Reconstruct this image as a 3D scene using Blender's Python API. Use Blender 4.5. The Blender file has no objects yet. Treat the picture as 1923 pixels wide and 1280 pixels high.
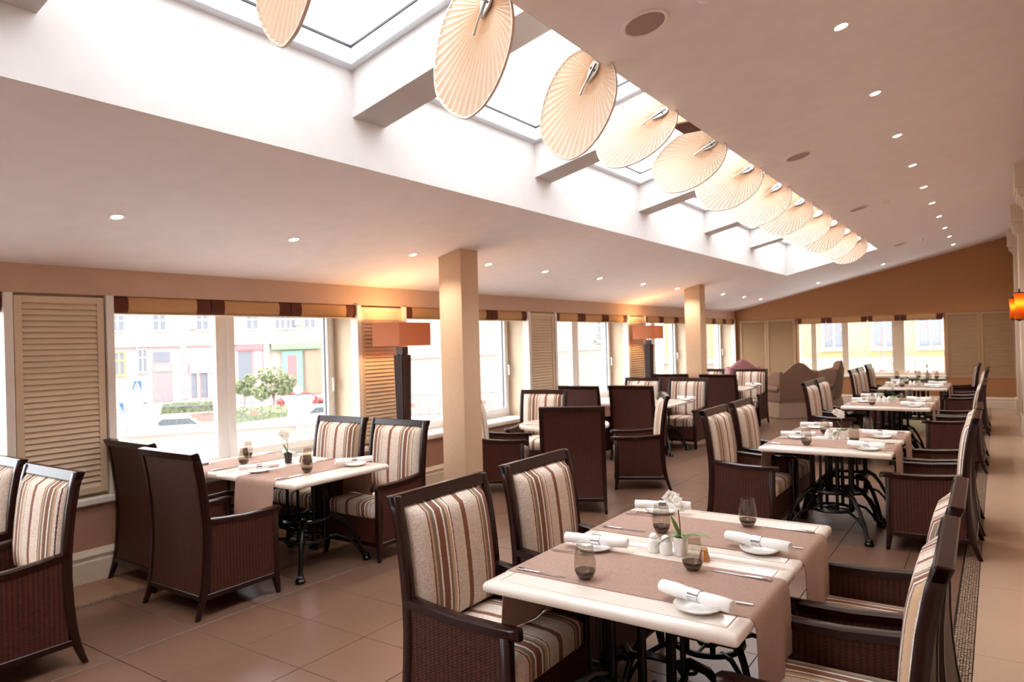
import bpy, bmesh, math, random
from mathutils import Vector, Matrix
random.seed(7)
PI = math.pi
S = bpy.context.scene
COL = S.collection

# ------------------------------------------------------------------ camera
def set_camera():
    yaw, pitch, roll, f = 0.603613, 0.001610, -0.026607, 1322.157
    fw = Vector((-math.sin(yaw)*math.cos(pitch), math.cos(yaw)*math.cos(pitch), math.sin(pitch)))
    r = Vector((math.cos(yaw), math.sin(yaw), 0)); u = r.cross(fw)
    r2 = r*math.cos(roll)+u*math.sin(roll); u2 = -r*math.sin(roll)+u*math.cos(roll)
    cd = bpy.data.cameras.new('camera'); c = bpy.data.objects.new('camera', cd); COL.objects.link(c)
    m = Matrix((r2, u2, -fw)).transposed().to_4x4(); m.translation = Vector((0, 0, 1.7))
    c.matrix_world = m
    cd.sensor_width = 36; cd.lens = f*36/1923; cd.clip_start = .05; cd.clip_end = 400
    cd.dof.use_dof = True; cd.dof.focus_distance = 3.3; cd.dof.aperture_fstop = 3.2
    S.camera = c
set_camera()

# ------------------------------------------------------------------ sky, exposure
W = bpy.data.worlds.new('overcast_sky'); S.world = W; W.use_nodes = True
bg = W.node_tree.nodes['Background']
bg.inputs[0].default_value = (.92, .96, 1.0, 1); bg.inputs[1].default_value = 4.0
S.view_settings.view_transform = 'Standard'; S.view_settings.look = 'None'
S.view_settings.exposure = 1.06; S.view_settings.gamma = 1; S.view_settings.use_curve_mapping = False
DOWNLIGHT_W = 10.0
LAMP_W = 9.0

# ------------------------------------------------------------------ materials
def lin(c):
    return tuple((x/12.92 if x <= .04045 else ((x+.055)/1.055)**2.4) for x in [v/255 for v in c])+(1,)
class NT:
    def __init__(s, name):
        s.m = bpy.data.materials.new(name); s.m.use_nodes = True; s.t = s.m.node_tree; s.t.nodes.clear()
        s.out = s.t.nodes.new('ShaderNodeOutputMaterial')
    def n(s, typ, ins=None, **kw):
        nd = s.t.nodes.new('ShaderNode'+typ)
        for k, v in kw.items(): setattr(nd, k, v)
        for k, v in (ins or {}).items():
            if hasattr(v, 'bl_rna') and isinstance(v, bpy.types.NodeSocket): s.t.links.new(v, nd.inputs[k])
            else: nd.inputs[k].default_value = v
        return nd
    def math(s, op, a, b=0.0, c=None):
        ins = {0: a, 1: b}
        if c is not None: ins[2] = c
        return s.n('Math', ins, operation=op).outputs[0]
    def obj(s):
        return s.n('TexCoord').outputs['Object']
    def xyz(s, v):
        o = s.n('SeparateXYZ', {0: v}).outputs; return o[0], o[1], o[2]
    def mix(s, f, a, b):
        nd = s.t.nodes.new('ShaderNodeMix'); nd.data_type = 'RGBA'
        for k, v in ((0, f), (6, a), (7, b)):
            if isinstance(v, bpy.types.NodeSocket): s.t.links.new(v, nd.inputs[k])
            else: nd.inputs[k].default_value = v
        return nd.outputs[2]
    def ramp(s, fac, stops, interp='LINEAR'):
        nd = s.n('ValToRGB', {0: fac}); r = nd.color_ramp; r.interpolation = interp
        while len(r.elements) > 1: r.elements.remove(r.elements[0])
        r.elements[0].position = stops[0][0]; r.elements[0].color = stops[0][1]
        for p, c in stops[1:]:
            e = r.elements.new(p); e.color = c
        return nd.outputs[0]
    def noise(s, vec, scale, detail=2, rough=.5):
        return s.n('TexNoise', {'Vector': vec, 'Scale': scale, 'Detail': detail, 'Roughness': rough}).outputs['Fac']
    def bump(s, h, strength=.3, dist=.002):
        return s.n('Bump', {'Height': h, 'Strength': strength, 'Distance': dist}).outputs[0]
    def principled(s, color, rough=.5, metal=0.0, normal=None, **kw):
        nd = s.n('BsdfPrincipled', {'Base Color': color, 'Roughness': rough, 'Metallic': metal})
        if normal is not None: s.t.links.new(normal, nd.inputs['Normal'])
        for k, v in kw.items(): nd.inputs[k.replace('_', ' ')].default_value = v
        return nd.outputs[0]
    def done(s, sh):
        s.t.links.new(sh, s.out.inputs[0]); return s.m

def plain(name, rgb, rough=.5, metal=0.0, var=.06, scale=6, bstr=0, bscale=200, bdist=.001, **kw):
    t = NT(name); o = t.obj()
    c = lin(rgb); d = tuple(x*(1-var) for x in c[:3])+(1,); e = tuple(min(1, x*(1+var)) for x in c[:3])+(1,)
    col = t.mix(t.noise(o, scale, 3), d, e)
    nrm = t.bump(t.noise(o, bscale, 2), bstr, bdist) if bstr else None
    return t.done(t.principled(col, rough, metal, nrm, **kw))

def glow(name, rgb, strength):
    t = NT(name)
    return t.done(t.n('Emission', {0: lin(rgb), 1: strength}).outputs[0])

M = {}
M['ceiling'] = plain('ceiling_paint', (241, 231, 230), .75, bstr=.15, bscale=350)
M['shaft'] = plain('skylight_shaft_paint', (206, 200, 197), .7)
M['wall'] = plain('wall_paint', (208, 176, 156), .8, bstr=.2, bscale=300)
M['wall_low'] = plain('dado_paint', (176, 132, 110), .8, bstr=.2, bscale=300)
M['wall_end'] = plain('end_wall_paint', (176, 124, 82), .8, bstr=.2, bscale=300)
M['reveal'] = plain('window_reveal_paint', (222, 202, 176), .7)
M['column'] = plain('column_textured_paint', (214, 178, 146), .85, var=.12, scale=60, bstr=.5, bscale=260, bdist=.002)
M['white'] = plain('white_paint', (240, 234, 226), .45)
M['upvc'] = plain('white_window_plastic', (244, 242, 240), .3)
M['gasket'] = plain('dark_rubber_gasket', (60, 58, 60), .6)
M['alum'] = plain('light_aluminium', (226, 230, 236), .35, .1)
M['louvre'] = plain('cream_louvre_paint', (222, 200, 172), .45)
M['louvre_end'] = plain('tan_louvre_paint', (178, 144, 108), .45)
M['base'] = plain('cream_baseboard_paint', (226, 210, 190), .4)
M['dkwood'] = plain('dark_lacquered_wood', (36, 10, 7), .26, var=.25, scale=9, Specular_IOR_Level=.35)
M['iron'] = plain('black_cast_iron', (14, 12, 13), .28, .3, bstr=.3, bscale=90)
M['chrome'] = plain('polished_steel', (205, 205, 210), .12, 1.0)
M['steel_dull'] = plain('brushed_steel', (190, 186, 180), .3, 1.0)
M['china'] = plain('white_china', (246, 244, 240), .12)
M['linen'] = plain('white_linen', (247, 246, 244), .8, bstr=.5, bscale=700)
M['leaf'] = plain('green_leaf', (96, 130, 52), .4, var=.3, scale=30)
M['petal'] = plain('white_petal', (250, 247, 238), .5)
M['stem'] = plain('plant_stem', (88, 74, 40), .5)
M['soil'] = plain('dark_soil', (40, 28, 20), .9)
M['darkpot'] = plain('dark_plastic_pot', (52, 46, 48), .4)
M['amber'] = plain('amber_wood', (190, 124, 62), .5, var=.3, scale=40)
M['grille'] = plain('speaker_grille_cloth', (172, 148, 138), .8, bstr=.8, bscale=900)
M['blind_tan'] = plain('tan_blind_fabric', (200, 156, 108), .85, bstr=.3, bscale=500)
M['blind_brown'] = plain('brown_blind_fabric', (96, 48, 30), .85, bstr=.3, bscale=500)
M['blind_edge'] = plain('cream_blind_lining', (236, 216, 184), .8)
M['brownfab'] = plain('taupe_upholstery', (124, 92, 72), .9, var=.15, scale=50, bstr=.5, bscale=300)
M['brownskirt'] = plain('taupe_skirt_fabric', (150, 120, 100), .9, var=.15, scale=50, bstr=.5, bscale=300)
M['mauve'] = plain('mauve_upholstery', (150, 100, 104), .9, var=.15, scale=50)
M['darktop'] = plain('dark_table_veneer', (70, 34, 24), .3, var=.2)
M['bulb'] = glow('downlight_lens', (255, 244, 220), 14)
M['mosaic_a'] = plain('mosaic_stone', (150, 128, 108), .4, var=.55, scale=55)
M['grout'] = plain('dark_grout', (54, 42, 36), .8)

def floor_mat(name, rgb, rough, var, scale, gl=.0):
    t = NT(name); o = t.n('NewGeometry').outputs['Position']
    n1 = t.noise(o, scale, 5, .6); n2 = t.noise(o, 45, 3)
    c = lin(rgb)
    a = tuple(x*(1-var) for x in c[:3])+(1,); b = tuple(min(1, x*(1+var)) for x in c[:3])+(1,)
    col = t.mix(t.math('ADD', t.math('MULTIPLY', n1, .85), t.math('MULTIPLY', n2, .15)), a, b)
    rnd = t.n('ObjectInfo').outputs['Random']
    col = t.mix(t.math('MULTIPLY', rnd, .18), col, a)
    r = t.math('ADD', t.math('MULTIPLY', t.noise(o, 1.1, 1), .06), rough-.03)
    return t.done(t.principled(col, r, 0, None))
M['tile'] = floor_mat('brown_floor_tile', (114, 84, 68), .315, .2, 1.6)
M['tile_edge'] = floor_mat('beige_border_tile', (158, 122, 96), .335, .15, 2.0)
M['slab'] = floor_mat('beige_corridor_marble', (184, 156, 134), .22, .1, 1.6)

def marble():
    t = NT('cream_marble'); o = t.n('NewGeometry').outputs['Position']
    n = t.noise(o, 5, 6, .65); n2 = t.noise(o, 60, 3)
    c = t.mix(n, lin((226, 213, 201)), lin((242, 233, 224)))
    c = t.mix(t.math('MULTIPLY', n2, .25), c, lin((224, 206, 186)))
    return t.done(t.principled(c, .16, 0, None))
M['marble'] = marble()

def stripes():
    t = NT('striped_upholstery'); o = t.obj(); x, y, z = t.xyz(o)
    off = t.n('Attribute', attribute_type='OBJECT', attribute_name='stripe_offset').outputs['Fac']
    wob = t.math('MULTIPLY', t.math('SUBTRACT', t.noise(o, 130, 2), .5), .006)
    u = t.math('FRACT', t.math('ADD', t.math('DIVIDE', t.math('ADD', x, wob), .354), t.math('ADD', off, 10.0)))
    cr, br, th, wh, be = lin((232, 220, 208)), lin((132, 86, 66)), lin((104, 64, 50)), lin((240, 232, 222)), lin((204, 168, 134))
    ha = lin((150, 134, 118))
    st = [(0, br), (.042, cr), (.25, th), (.265, wh), (.29, be), (.345, ha), (.39, wh), (.42, br), (.53, wh), (.56, ha),
          (.625, be), (.66, th), (.676, cr), (.956, br)]
    col = t.ramp(u, st, 'CONSTANT')
    iscream = t.ramp(u, [(0, (0, 0, 0, 1)), (.042, (1, 1, 1, 1)), (.25, (0, 0, 0, 1)), (.676, (1, 1, 1, 1)), (.956, (0, 0, 0, 1))], 'CONSTANT')
    ishatch = t.ramp(u, [(0, (0, 0, 0, 1)), (.345, (1, 1, 1, 1)), (.39, (0, 0, 0, 1)), (.56, (1, 1, 1, 1)), (.625, (0, 0, 0, 1))], 'CONSTANT')
    n = t.noise(o, 120, 2, .6)
    worm = t.ramp(n, [(.42, (1, 1, 1, 1)), (.5, (0, 0, 0, 1)), (.58, (1, 1, 1, 1))])
    spk = t.math('MULTIPLY', t.math('MULTIPLY', t.math('SUBTRACT', 1.0, worm), iscream), .7)
    col = t.mix(spk, col, lin((176, 140, 116)))
    hz = t.math('GREATER_THAN', t.math('SINE', t.math('MULTIPLY', t.math('ADD', t.math('ADD', y, z), t.math('MULTIPLY', x, .8)), 900)), 0)
    col = t.mix(t.math('MULTIPLY', t.math('MULTIPLY', hz, ishatch), .75), col, lin((96, 78, 64)))
    return t.done(t.principled(col, .9, 0, t.bump(n, .35, .002)))
M['stripe'] = stripes()

def weave(name, dark, light, fu=2*PI/.024, fz=2*PI/.012, rough=.55):
    t = NT(name); o = t.obj(); x, y, z = t.xyz(o)
    u = t.math('ADD', x, y)
    a = t.math('SINE', t.math('MULTIPLY', u, fu)); b = t.math('SINE', t.math('MULTIPLY', z, fz))
    p = t.math('ADD', t.math('ADD', t.math('MULTIPLY', a, .27), t.math('MULTIPLY', t.math('MULTIPLY', a, b), .23)), .5)
    n = t.noise(o, 40, 3)
    col = t.mix(t.math('MULTIPLY', t.math('ADD', t.math('MULTIPLY', p, .75), t.math('MULTIPLY', n, .5)), .85), lin(dark), lin(light))
    return t.done(t.principled(col, rough, 0, t.bump(p, .6, .004), Specular_IOR_Level=.3))
M['weave'] = weave('dark_woven_rattan', (9, 3, 2), (90, 43, 29))

def runner_mat():
    t = NT('taupe_woven_cloth'); o = t.obj(); x, y, z = t.xyz(o)
    a = t.math('SINE', t.math('MULTIPLY', t.math('ADD', x, 0), 2*PI/.005)); b = t.math('SINE', t.math('MULTIPLY', t.math('ADD', y, z), 2*PI/.005))
    p = t.math('ADD', t.math('MULTIPLY', t.math('MULTIPLY', a, b), .5), .5)
    n = t.noise(o, 90, 3)
    col = t.mix(t.math('MULTIPLY', t.math('ADD', p, n), .55), lin((132, 102, 90)), lin((194, 160, 144)))
    return t.done(t.principled(col, .85, 0, t.bump(t.math('ADD', p, n), .4, .002)))
M['runner'] = runner_mat()

def glass(name, tint, refl=1.0, rough=0.0):
    t = NT(name)
    tr = t.n('BsdfTransparent', {0: tint+(1,)}).outputs[0]
    gl = t.n('BsdfGlossy', {0: (1, 1, 1, 1), 'Roughness': rough}).outputs[0]
    fc = t.math('POWER', t.n('LayerWeight', {0: .5}).outputs['Facing'], 5.0)
    fr = t.math('MULTIPLY', t.math('MULTIPLY_ADD', fc, .6, .035), refl)
    return t.done(t.n('MixShader', {0: fr, 1: tr, 2: gl}).outputs[0])
M['pane'] = glass('window_glass', (.985, .99, .99), .7)
M['smoke'] = glass('smoked_glass', (.88, .86, .83), 1.0)
M['smoke_base'] = glass('thick_smoked_glass', (.42, .37, .32), 1.0)

def shade_mat(name, rgb, transl):
    t = NT(name); o = t.obj()
    c = lin(rgb)
    d = t.n('BsdfDiffuse', {0: c}).outputs[0]; tl = t.n('BsdfTranslucent', {0: c}).outputs[0]
    return t.done(t.n('MixShader', {0: transl, 1: d, 2: tl}).outputs[0])
M['shade'] = shade_mat('terracotta_lampshade', (196, 128, 96), .13)
M['sconce'] = shade_mat('amber_sconce_glass', (222, 118, 40), .6)
M['palm'] = None
def palm():
    t = NT('dried_palm_leaf'); o = t.obj(); n = t.noise(o, 14, 3)
    rnd = t.n('ObjectInfo').outputs['Random']
    c = t.mix(n, lin((250, 238, 222)), lin((254, 250, 244)))
    c = t.mix(t.math('MULTIPLY', rnd, .35), c, lin((244, 222, 192)))
    x, y, z = t.xyz(o)
    rib = t.math('POWER', t.math('ADD', t.math('MULTIPLY', t.math('SINE', t.math('MULTIPLY', t.math('ARCTAN2', x, y), 58.0)), .5), .5), 3.0)
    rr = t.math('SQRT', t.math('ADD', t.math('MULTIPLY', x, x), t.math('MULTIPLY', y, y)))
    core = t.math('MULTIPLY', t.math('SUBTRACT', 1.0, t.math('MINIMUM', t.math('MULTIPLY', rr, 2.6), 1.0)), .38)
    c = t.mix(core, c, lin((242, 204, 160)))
    c = t.mix(t.math('MULTIPLY', rib, .34), c, lin((218, 182, 146)))
    d = t.n('BsdfDiffuse', {0: c}).outputs[0]; tl = t.n('BsdfTranslucent', {0: c}).outputs[0]
    return t.done(t.n('MixShader', {0: .5, 1: d, 2: tl}).outputs[0])
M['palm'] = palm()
M['palm_rim'] = plain('palm_binding', (240, 218, 200), .7, var=.2, scale=60)
# outside; facade, door and sign colours are paled, veiling haze mixed into them
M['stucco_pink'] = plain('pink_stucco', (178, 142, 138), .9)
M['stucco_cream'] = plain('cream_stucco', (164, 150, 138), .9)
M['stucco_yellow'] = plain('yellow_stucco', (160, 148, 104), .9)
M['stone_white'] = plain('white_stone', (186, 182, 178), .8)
M['terrace'] = plain('terrace_paving', (180, 176, 171), .8)
M['curb'] = plain('pinkish_curb_stone', (160, 138, 128), .8)
M['asphalt'] = plain('street_asphalt', (136, 131, 131), .9)
M['brick'] = plain('planter_brick', (160, 122, 110), .9, var=.3, scale=30)
M['door_grey'] = plain('grey_street_door', (128, 116, 116), .6)
M['winglass'] = plain('far_window_glass', (104, 106, 112), .6)
M['green'] = plain('green_shop_sign', (116, 164, 108), .5)
M['teal'] = plain('teal_door_paint', (112, 148, 132), .5)
M['redsign'] = plain('red_shop_sign', (156, 100, 100), .5)
M['purple'] = plain('purple_shop_sign', (170, 150, 186), .5)
M['yellow'] = plain('yellow_frame', (196, 182, 96), .6)
M['blue'] = plain('blue_sign', (35, 88, 152), .4)
M['black'] = plain('black_paint', (14, 14, 16), .4)
M['hedge'] = plain('hedge_leaf', (112, 120, 88), .8, var=.35, scale=8)
M['shrub'] = plain('shrub_leaf', (126, 132, 98), .8, var=.35, scale=8)
M['bark'] = plain('bare_bark', (130, 112, 100), .9)
M['carwhite'] = plain('white_car_paint', (192, 192, 193), .2)
M['carred'] = plain('red_car_paint', (144, 48, 48), .2)
M['carglass'] = plain('car_window', (90, 96, 100), .1)
M['tyre'] = plain('tyre_rubber', (32, 32, 33), .8)
M['globe'] = plain('opal_globe', (252, 252, 250), .2)
M['rail'] = plain('painted_iron_rail', (96, 89, 94), .6)
M['plaque'] = plain('red_rail_plaque', (164, 96, 86), .6)
M['flower'] = plain('red_flower', (164, 73, 70), .7, var=.3, scale=40)

# ------------------------------------------------------------------ mesh helpers
class B:
    def __init__(s): s.v = []; s.f = []; s.mi = []; s.cur = 0
    def add(s, vs, fs):
        o = len(s.v); s.v += [tuple(v) for v in vs]
        for f in fs: s.f.append([i+o for i in f]); s.mi.append(s.cur)
        return s
    def box(s, x0, x1, y0, y1, z0, z1):
        x0, x1 = min(x0, x1), max(x0, x1); y0, y1 = min(y0, y1), max(y0, y1); z0, z1 = min(z0, z1), max(z0, z1)
        return s.add([(x0, y0, z0), (x1, y0, z0), (x1, y1, z0), (x0, y1, z0), (x0, y0, z1), (x1, y0, z1), (x1, y1, z1), (x0, y1, z1)],
                     [(0, 3, 2, 1), (4, 5, 6, 7), (0, 1, 5, 4), (1, 2, 6, 5), (2, 3, 7, 6), (3, 0, 4, 7)])
    def prism(s, poly, d0, d1, plane='yz'):
        """extrude a closed polygon given in a plane along the third axis from d0 to d1"""
        def P(a, b, d):
            return {'yz': (d, a, b), 'xz': (a, d, b), 'xy': (a, b, d)}[plane]
        n = len(poly)
        vs = [P(a, b, d0) for a, b in poly]+[P(a, b, d1) for a, b in poly]
        fs = [tuple(range(n))[::-1], tuple(range(n, 2*n))]+[(i, (i+1) % n, n+(i+1) % n, n+i) for i in range(n)]
        return s.add(vs, fs)
    def loft(s, loops, cap0=True, cap1=True, close=True):
        n = len(loops[0]); vs = [p for l in loops for p in l]; fs = []
        for k in range(len(loops)-1):
            for i in range(n if close else n-1):
                j = (i+1) % n; fs.append((k*n+i, k*n+j, (k+1)*n+j, (k+1)*n+i))
        if cap0: fs.append(tuple(range(n))[::-1])
        if cap1: fs.append(tuple(range((len(loops)-1)*n, len(loops)*n)))
        return s.add(vs, fs)
    def tube(s, pts, r, n=8, cap=True, flat=None):
        pts = [Vector(p) for p in pts]; rs = r if isinstance(r, (list, tuple)) else [r]*len(pts)
        loops = []; up = None
        for i, p in enumerate(pts):
            t = (pts[min(i+1, len(pts)-1)]-pts[max(i-1, 0)]).normalized()
            if up is None:
                up = Vector((0, 0, 1)) if abs(t.z) < .9 else Vector((1, 0, 0))
            a = t.cross(up).normalized(); b = a.cross(t).normalized(); up = b
            loops.append([p+(a*math.cos(2*PI*k/n)+b*math.sin(2*PI*k/n))*rs[i] for k in range(n)])
        return s.loft(loops, cap, cap)
    def lathe(s, prof, n=24, c=(0, 0, 0), cap0=True, cap1=True):
        return s.loft([[(c[0]+r*math.cos(2*PI*k/n), c[1]+r*math.sin(2*PI*k/n), c[2]+z) for k in range(n)] for r, z in prof], cap0, cap1)
    def torus(s, R, r, c=(0, 0, 0), n=24, m=8, arc=2*PI):
        vs = []; fs = []
        for i in range(n):
            a = arc*i/n
            for k in range(m):
                b = 2*PI*k/m
                vs.append((c[0]+(R+r*math.cos(b))*math.cos(a), c[1]+(R+r*math.cos(b))*math.sin(a), c[2]+r*math.sin(b)))
        for i in range(n):
            for k in range(m):
                fs.append((i*m+k, ((i+1) % n)*m+k, ((i+1) % n)*m+(k+1) % m, i*m+(k+1) % m))
        return s.add(vs, fs)
    def sphere(s, r, c=(0, 0, 0), n=16, m=10, sz=1.0):
        return s.lathe([(max(1e-4, r*math.sin(PI*i/m)), -r*sz*math.cos(PI*i/m)) for i in range(m+1)], n, c)

def mesh(name, b, mats, smooth=40, bevel=0, seg=2):
    me = bpy.data.meshes.new(name); me.from_pydata(b.v, [], b.f)
    mats = mats if isinstance(mats, (list, tuple)) else [mats]
    for m in mats: me.materials.append(M[m] if isinstance(m, str) else m)
    if any(b.mi): me.polygons.foreach_set('material_index', b.mi)
    bm = bmesh.new(); bm.from_mesh(me)
    bmesh.ops.recalc_face_normals(bm, faces=bm.faces)
    if bevel:
        es = [e for e in bm.edges if len(e.link_faces) == 2 and e.calc_face_angle(0) > math.radians(35)]
        bmesh.ops.bevel(bm, geom=es, offset=bevel, segments=seg, affect='EDGES', profile=.6, clamp_overlap=True)
    bm.to_mesh(me); bm.free()
    if smooth:
        me.polygons.foreach_set('use_smooth', [True]*len(me.polygons))
        me.set_sharp_from_angle(angle=math.radians(smooth))
    me.update(); return me
def part(name, b, mats, parent=None, loc=(0, 0, 0), rz=0, **kw):
    me = b if isinstance(b, bpy.types.Mesh) else mesh(name, b, mats, **kw)
    o = bpy.data.objects.new(name, me); COL.objects.link(o)
    o.location = loc; o.rotation_euler = (0, 0, rz); o.parent = parent
    return o
def tag(o, label=None, cat=None, group=None, kind=None):
    if label: o['label'] = label
    if cat: o['category'] = cat
    if group: o['group'] = group
    if kind: o['kind'] = kind
    return o
def thing(name, label, cat, loc=(0, 0, 0), rz=0, group=None):
    o = bpy.data.objects.new(name, None); COL.objects.link(o); o.empty_display_size = .1
    o.location = loc; o.rotation_euler = (0, 0, rz)
    return tag(o, label, cat, group)
KIDS = {}
def kids(o):
    return [c for c in o.children]
def dup(o, label=None, loc=None, rz=None, group=None, parent=None):
    c = o.copy(); COL.objects.link(c)
    if parent is not None: c.parent = parent
    for k in kids(o): dup(k, parent=c)
    if loc is not None: c.location = loc
    if rz is not None: c.rotation_euler = (0, 0, rz)
    if label: c['label'] = label
    if group: c['group'] = group
    return c
def struct(name, b, mats, parent=None, **kw):
    o = part(name, b, mats, parent, **kw)
    if parent is None: o['kind'] = 'structure'
    return o
def rrect(x0, x1, y0, y1, z, r=.02, n=4):
    out = []
    for cx, cy, a0 in ((x1-r, y1-r, 0), (x0+r, y1-r, PI/2), (x0+r, y0+r, PI), (x1-r, y0+r, 3*PI/2)):
        for k in range(n+1):
            a = a0+PI/2*k/n; out.append((cx+r*math.cos(a), cy+r*math.sin(a), z))
    return out
ORD = ['first', 'second', 'third', 'fourth', 'fifth', 'sixth', 'seventh', 'eighth', 'ninth', 'tenth', 'eleventh', 'twelfth']

# ------------------------------------------------------------------ room numbers
XW, XR, YE, YR = -5.62, .46, 18.4, -4.0
SL = .227
def cz(x): return 2.345+SL*(x-XW)
XS0, XS1, YS = -3.37, -1.76, 14.4
WIN = [(-3.85, -1.25), (-.55, 2.0), (2.72, 5.235), (5.98, 8.55), (9.34, 11.89), (12.70, 15.16), (15.97, 18.3)]
SHUT = [(-1.2, -.6), (2.06, 2.66), (5.29, 5.93), (8.61, 9.28), (11.95, 12.64), (15.22, 15.91)]

# ------------------------------------------------------------------ floor
def build_floor():
    fl = struct('floor', B().box(-6.1, 2.0, YR-.2, YE+.2, -.2, -.012), 'grout')
    px, py = .5, .465
    xs = [-5.09]+[-4.59+px*k for k in range(9)]+[-.245]
    ys = [1.95+py*k for k in range(-13, 37)]
    g = .0022
    cache = {}; rest = B(); cnt = 0
    for j in range(len(ys)-1):
        for i in range(len(xs)-1):
            w, h = xs[i+1]-xs[i]-2*g, py-2*g
            cx, cy = (xs[i]+xs[i+1])/2, (ys[j]+ys[j+1])/2
            if ys[j+1] > YE-.1: continue
            vis = (cy > 1.3 and cy < 10.6 and not (cx < -4.6 and cy < 1.7) and math.degrees(math.atan2(-cx, cy)) < 76)
            if vis and cnt < 225:
                key = round(w, 3)
                if key not in cache:
                    cache[key] = mesh('tile', B().box(-w/2, w/2, -h/2, h/2, -.012, 0), 'tile', smooth=0, bevel=.0012, seg=1)
                part('tile', cache[key], None, fl, (cx, cy, random.uniform(-.0004, .0003))); cnt += 1
            else:
                rest.box(cx-w/2, cx+w/2, cy-h/2, cy+h/2, -.012, 0)
    tag(part('tiles_beyond', rest, 'tile', fl, smooth=0), kind='stuff')
    # border tiles along the window wall, and narrow band beside the right-hand mosaic
    me = mesh('border_tile', B().box(-.235, .235, -.2305, .2305, -.012, 0), 'tile_edge', smooth=0, bevel=.0012, seg=1)
    for k in range(-1, 33):
        y = 2.54+.465*k-.2325
        if 1.6 < y < 9: part('border_tile', me, None, fl, (-5.385, y, 0))
    far = B()
    for k in range(-12, 33):
        y = 2.54+.465*k-.2325
        if not 1.6 < y < 9: far.box(-5.62, -5.15, y-.2305, y+.2305, -.012, 0)
    tag(part('border_tiles_beyond', far, 'tile_edge', fl, smooth=0), kind='stuff')
    for nm, xa, xb, y0, y1 in (('mosaic_strip', -.236, -.142, 1.6, 10.0), ('mosaic_strip', -5.145, -5.095, 1.6, 6.0)):
        b = B(); s = .0134
        ny = int((y1-y0)/s); nx = int(round((xb-xa)/s))
        for j in range(ny):
            for i in range(nx):
                q = random.uniform(.30, .46)*s
                x = xa+(i+.5)*(xb-xa)/nx+random.uniform(-1, 1)*s*.07; y = y0+(j+.5)*s+random.uniform(-1, 1)*s*.07
                t = random.uniform(.0, .004); a = [(x-q, y-q), (x+q, y-q*.8), (x+q*.8, y+q), (x-q*.9, y+q*.9)]
                b.add([(u, v, -.012) for u, v in a]+[(u, v, t) for u, v in a], [(4, 5, 6, 7), (0, 1, 5, 4), (1, 2, 6, 5), (2, 3, 7, 6), (3, 0, 4, 7)])
        tag(part(nm, b, 'mosaic_a', fl, smooth=0), kind='stuff')
    b = B().box(-.236, -.142, 10, YE, -.012, 0).box(-5.145, -5.095, 6, YE, -.012, 0)
    part('mosaic_band', b, 'mosaic_a', fl, smooth=0)
    # corridor slabs
    me = mesh('corridor_slab', B().box(-.3, .3, -.598, .598, -.012, 0), 'slab', smooth=0, bevel=.001, seg=1)
    y = YR
    while y < YE-.3:
        part('corridor_slab', me, None, fl, (.162, y+.6, 0)); y += 1.2
    return fl
FLOOR = build_floor()

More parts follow.
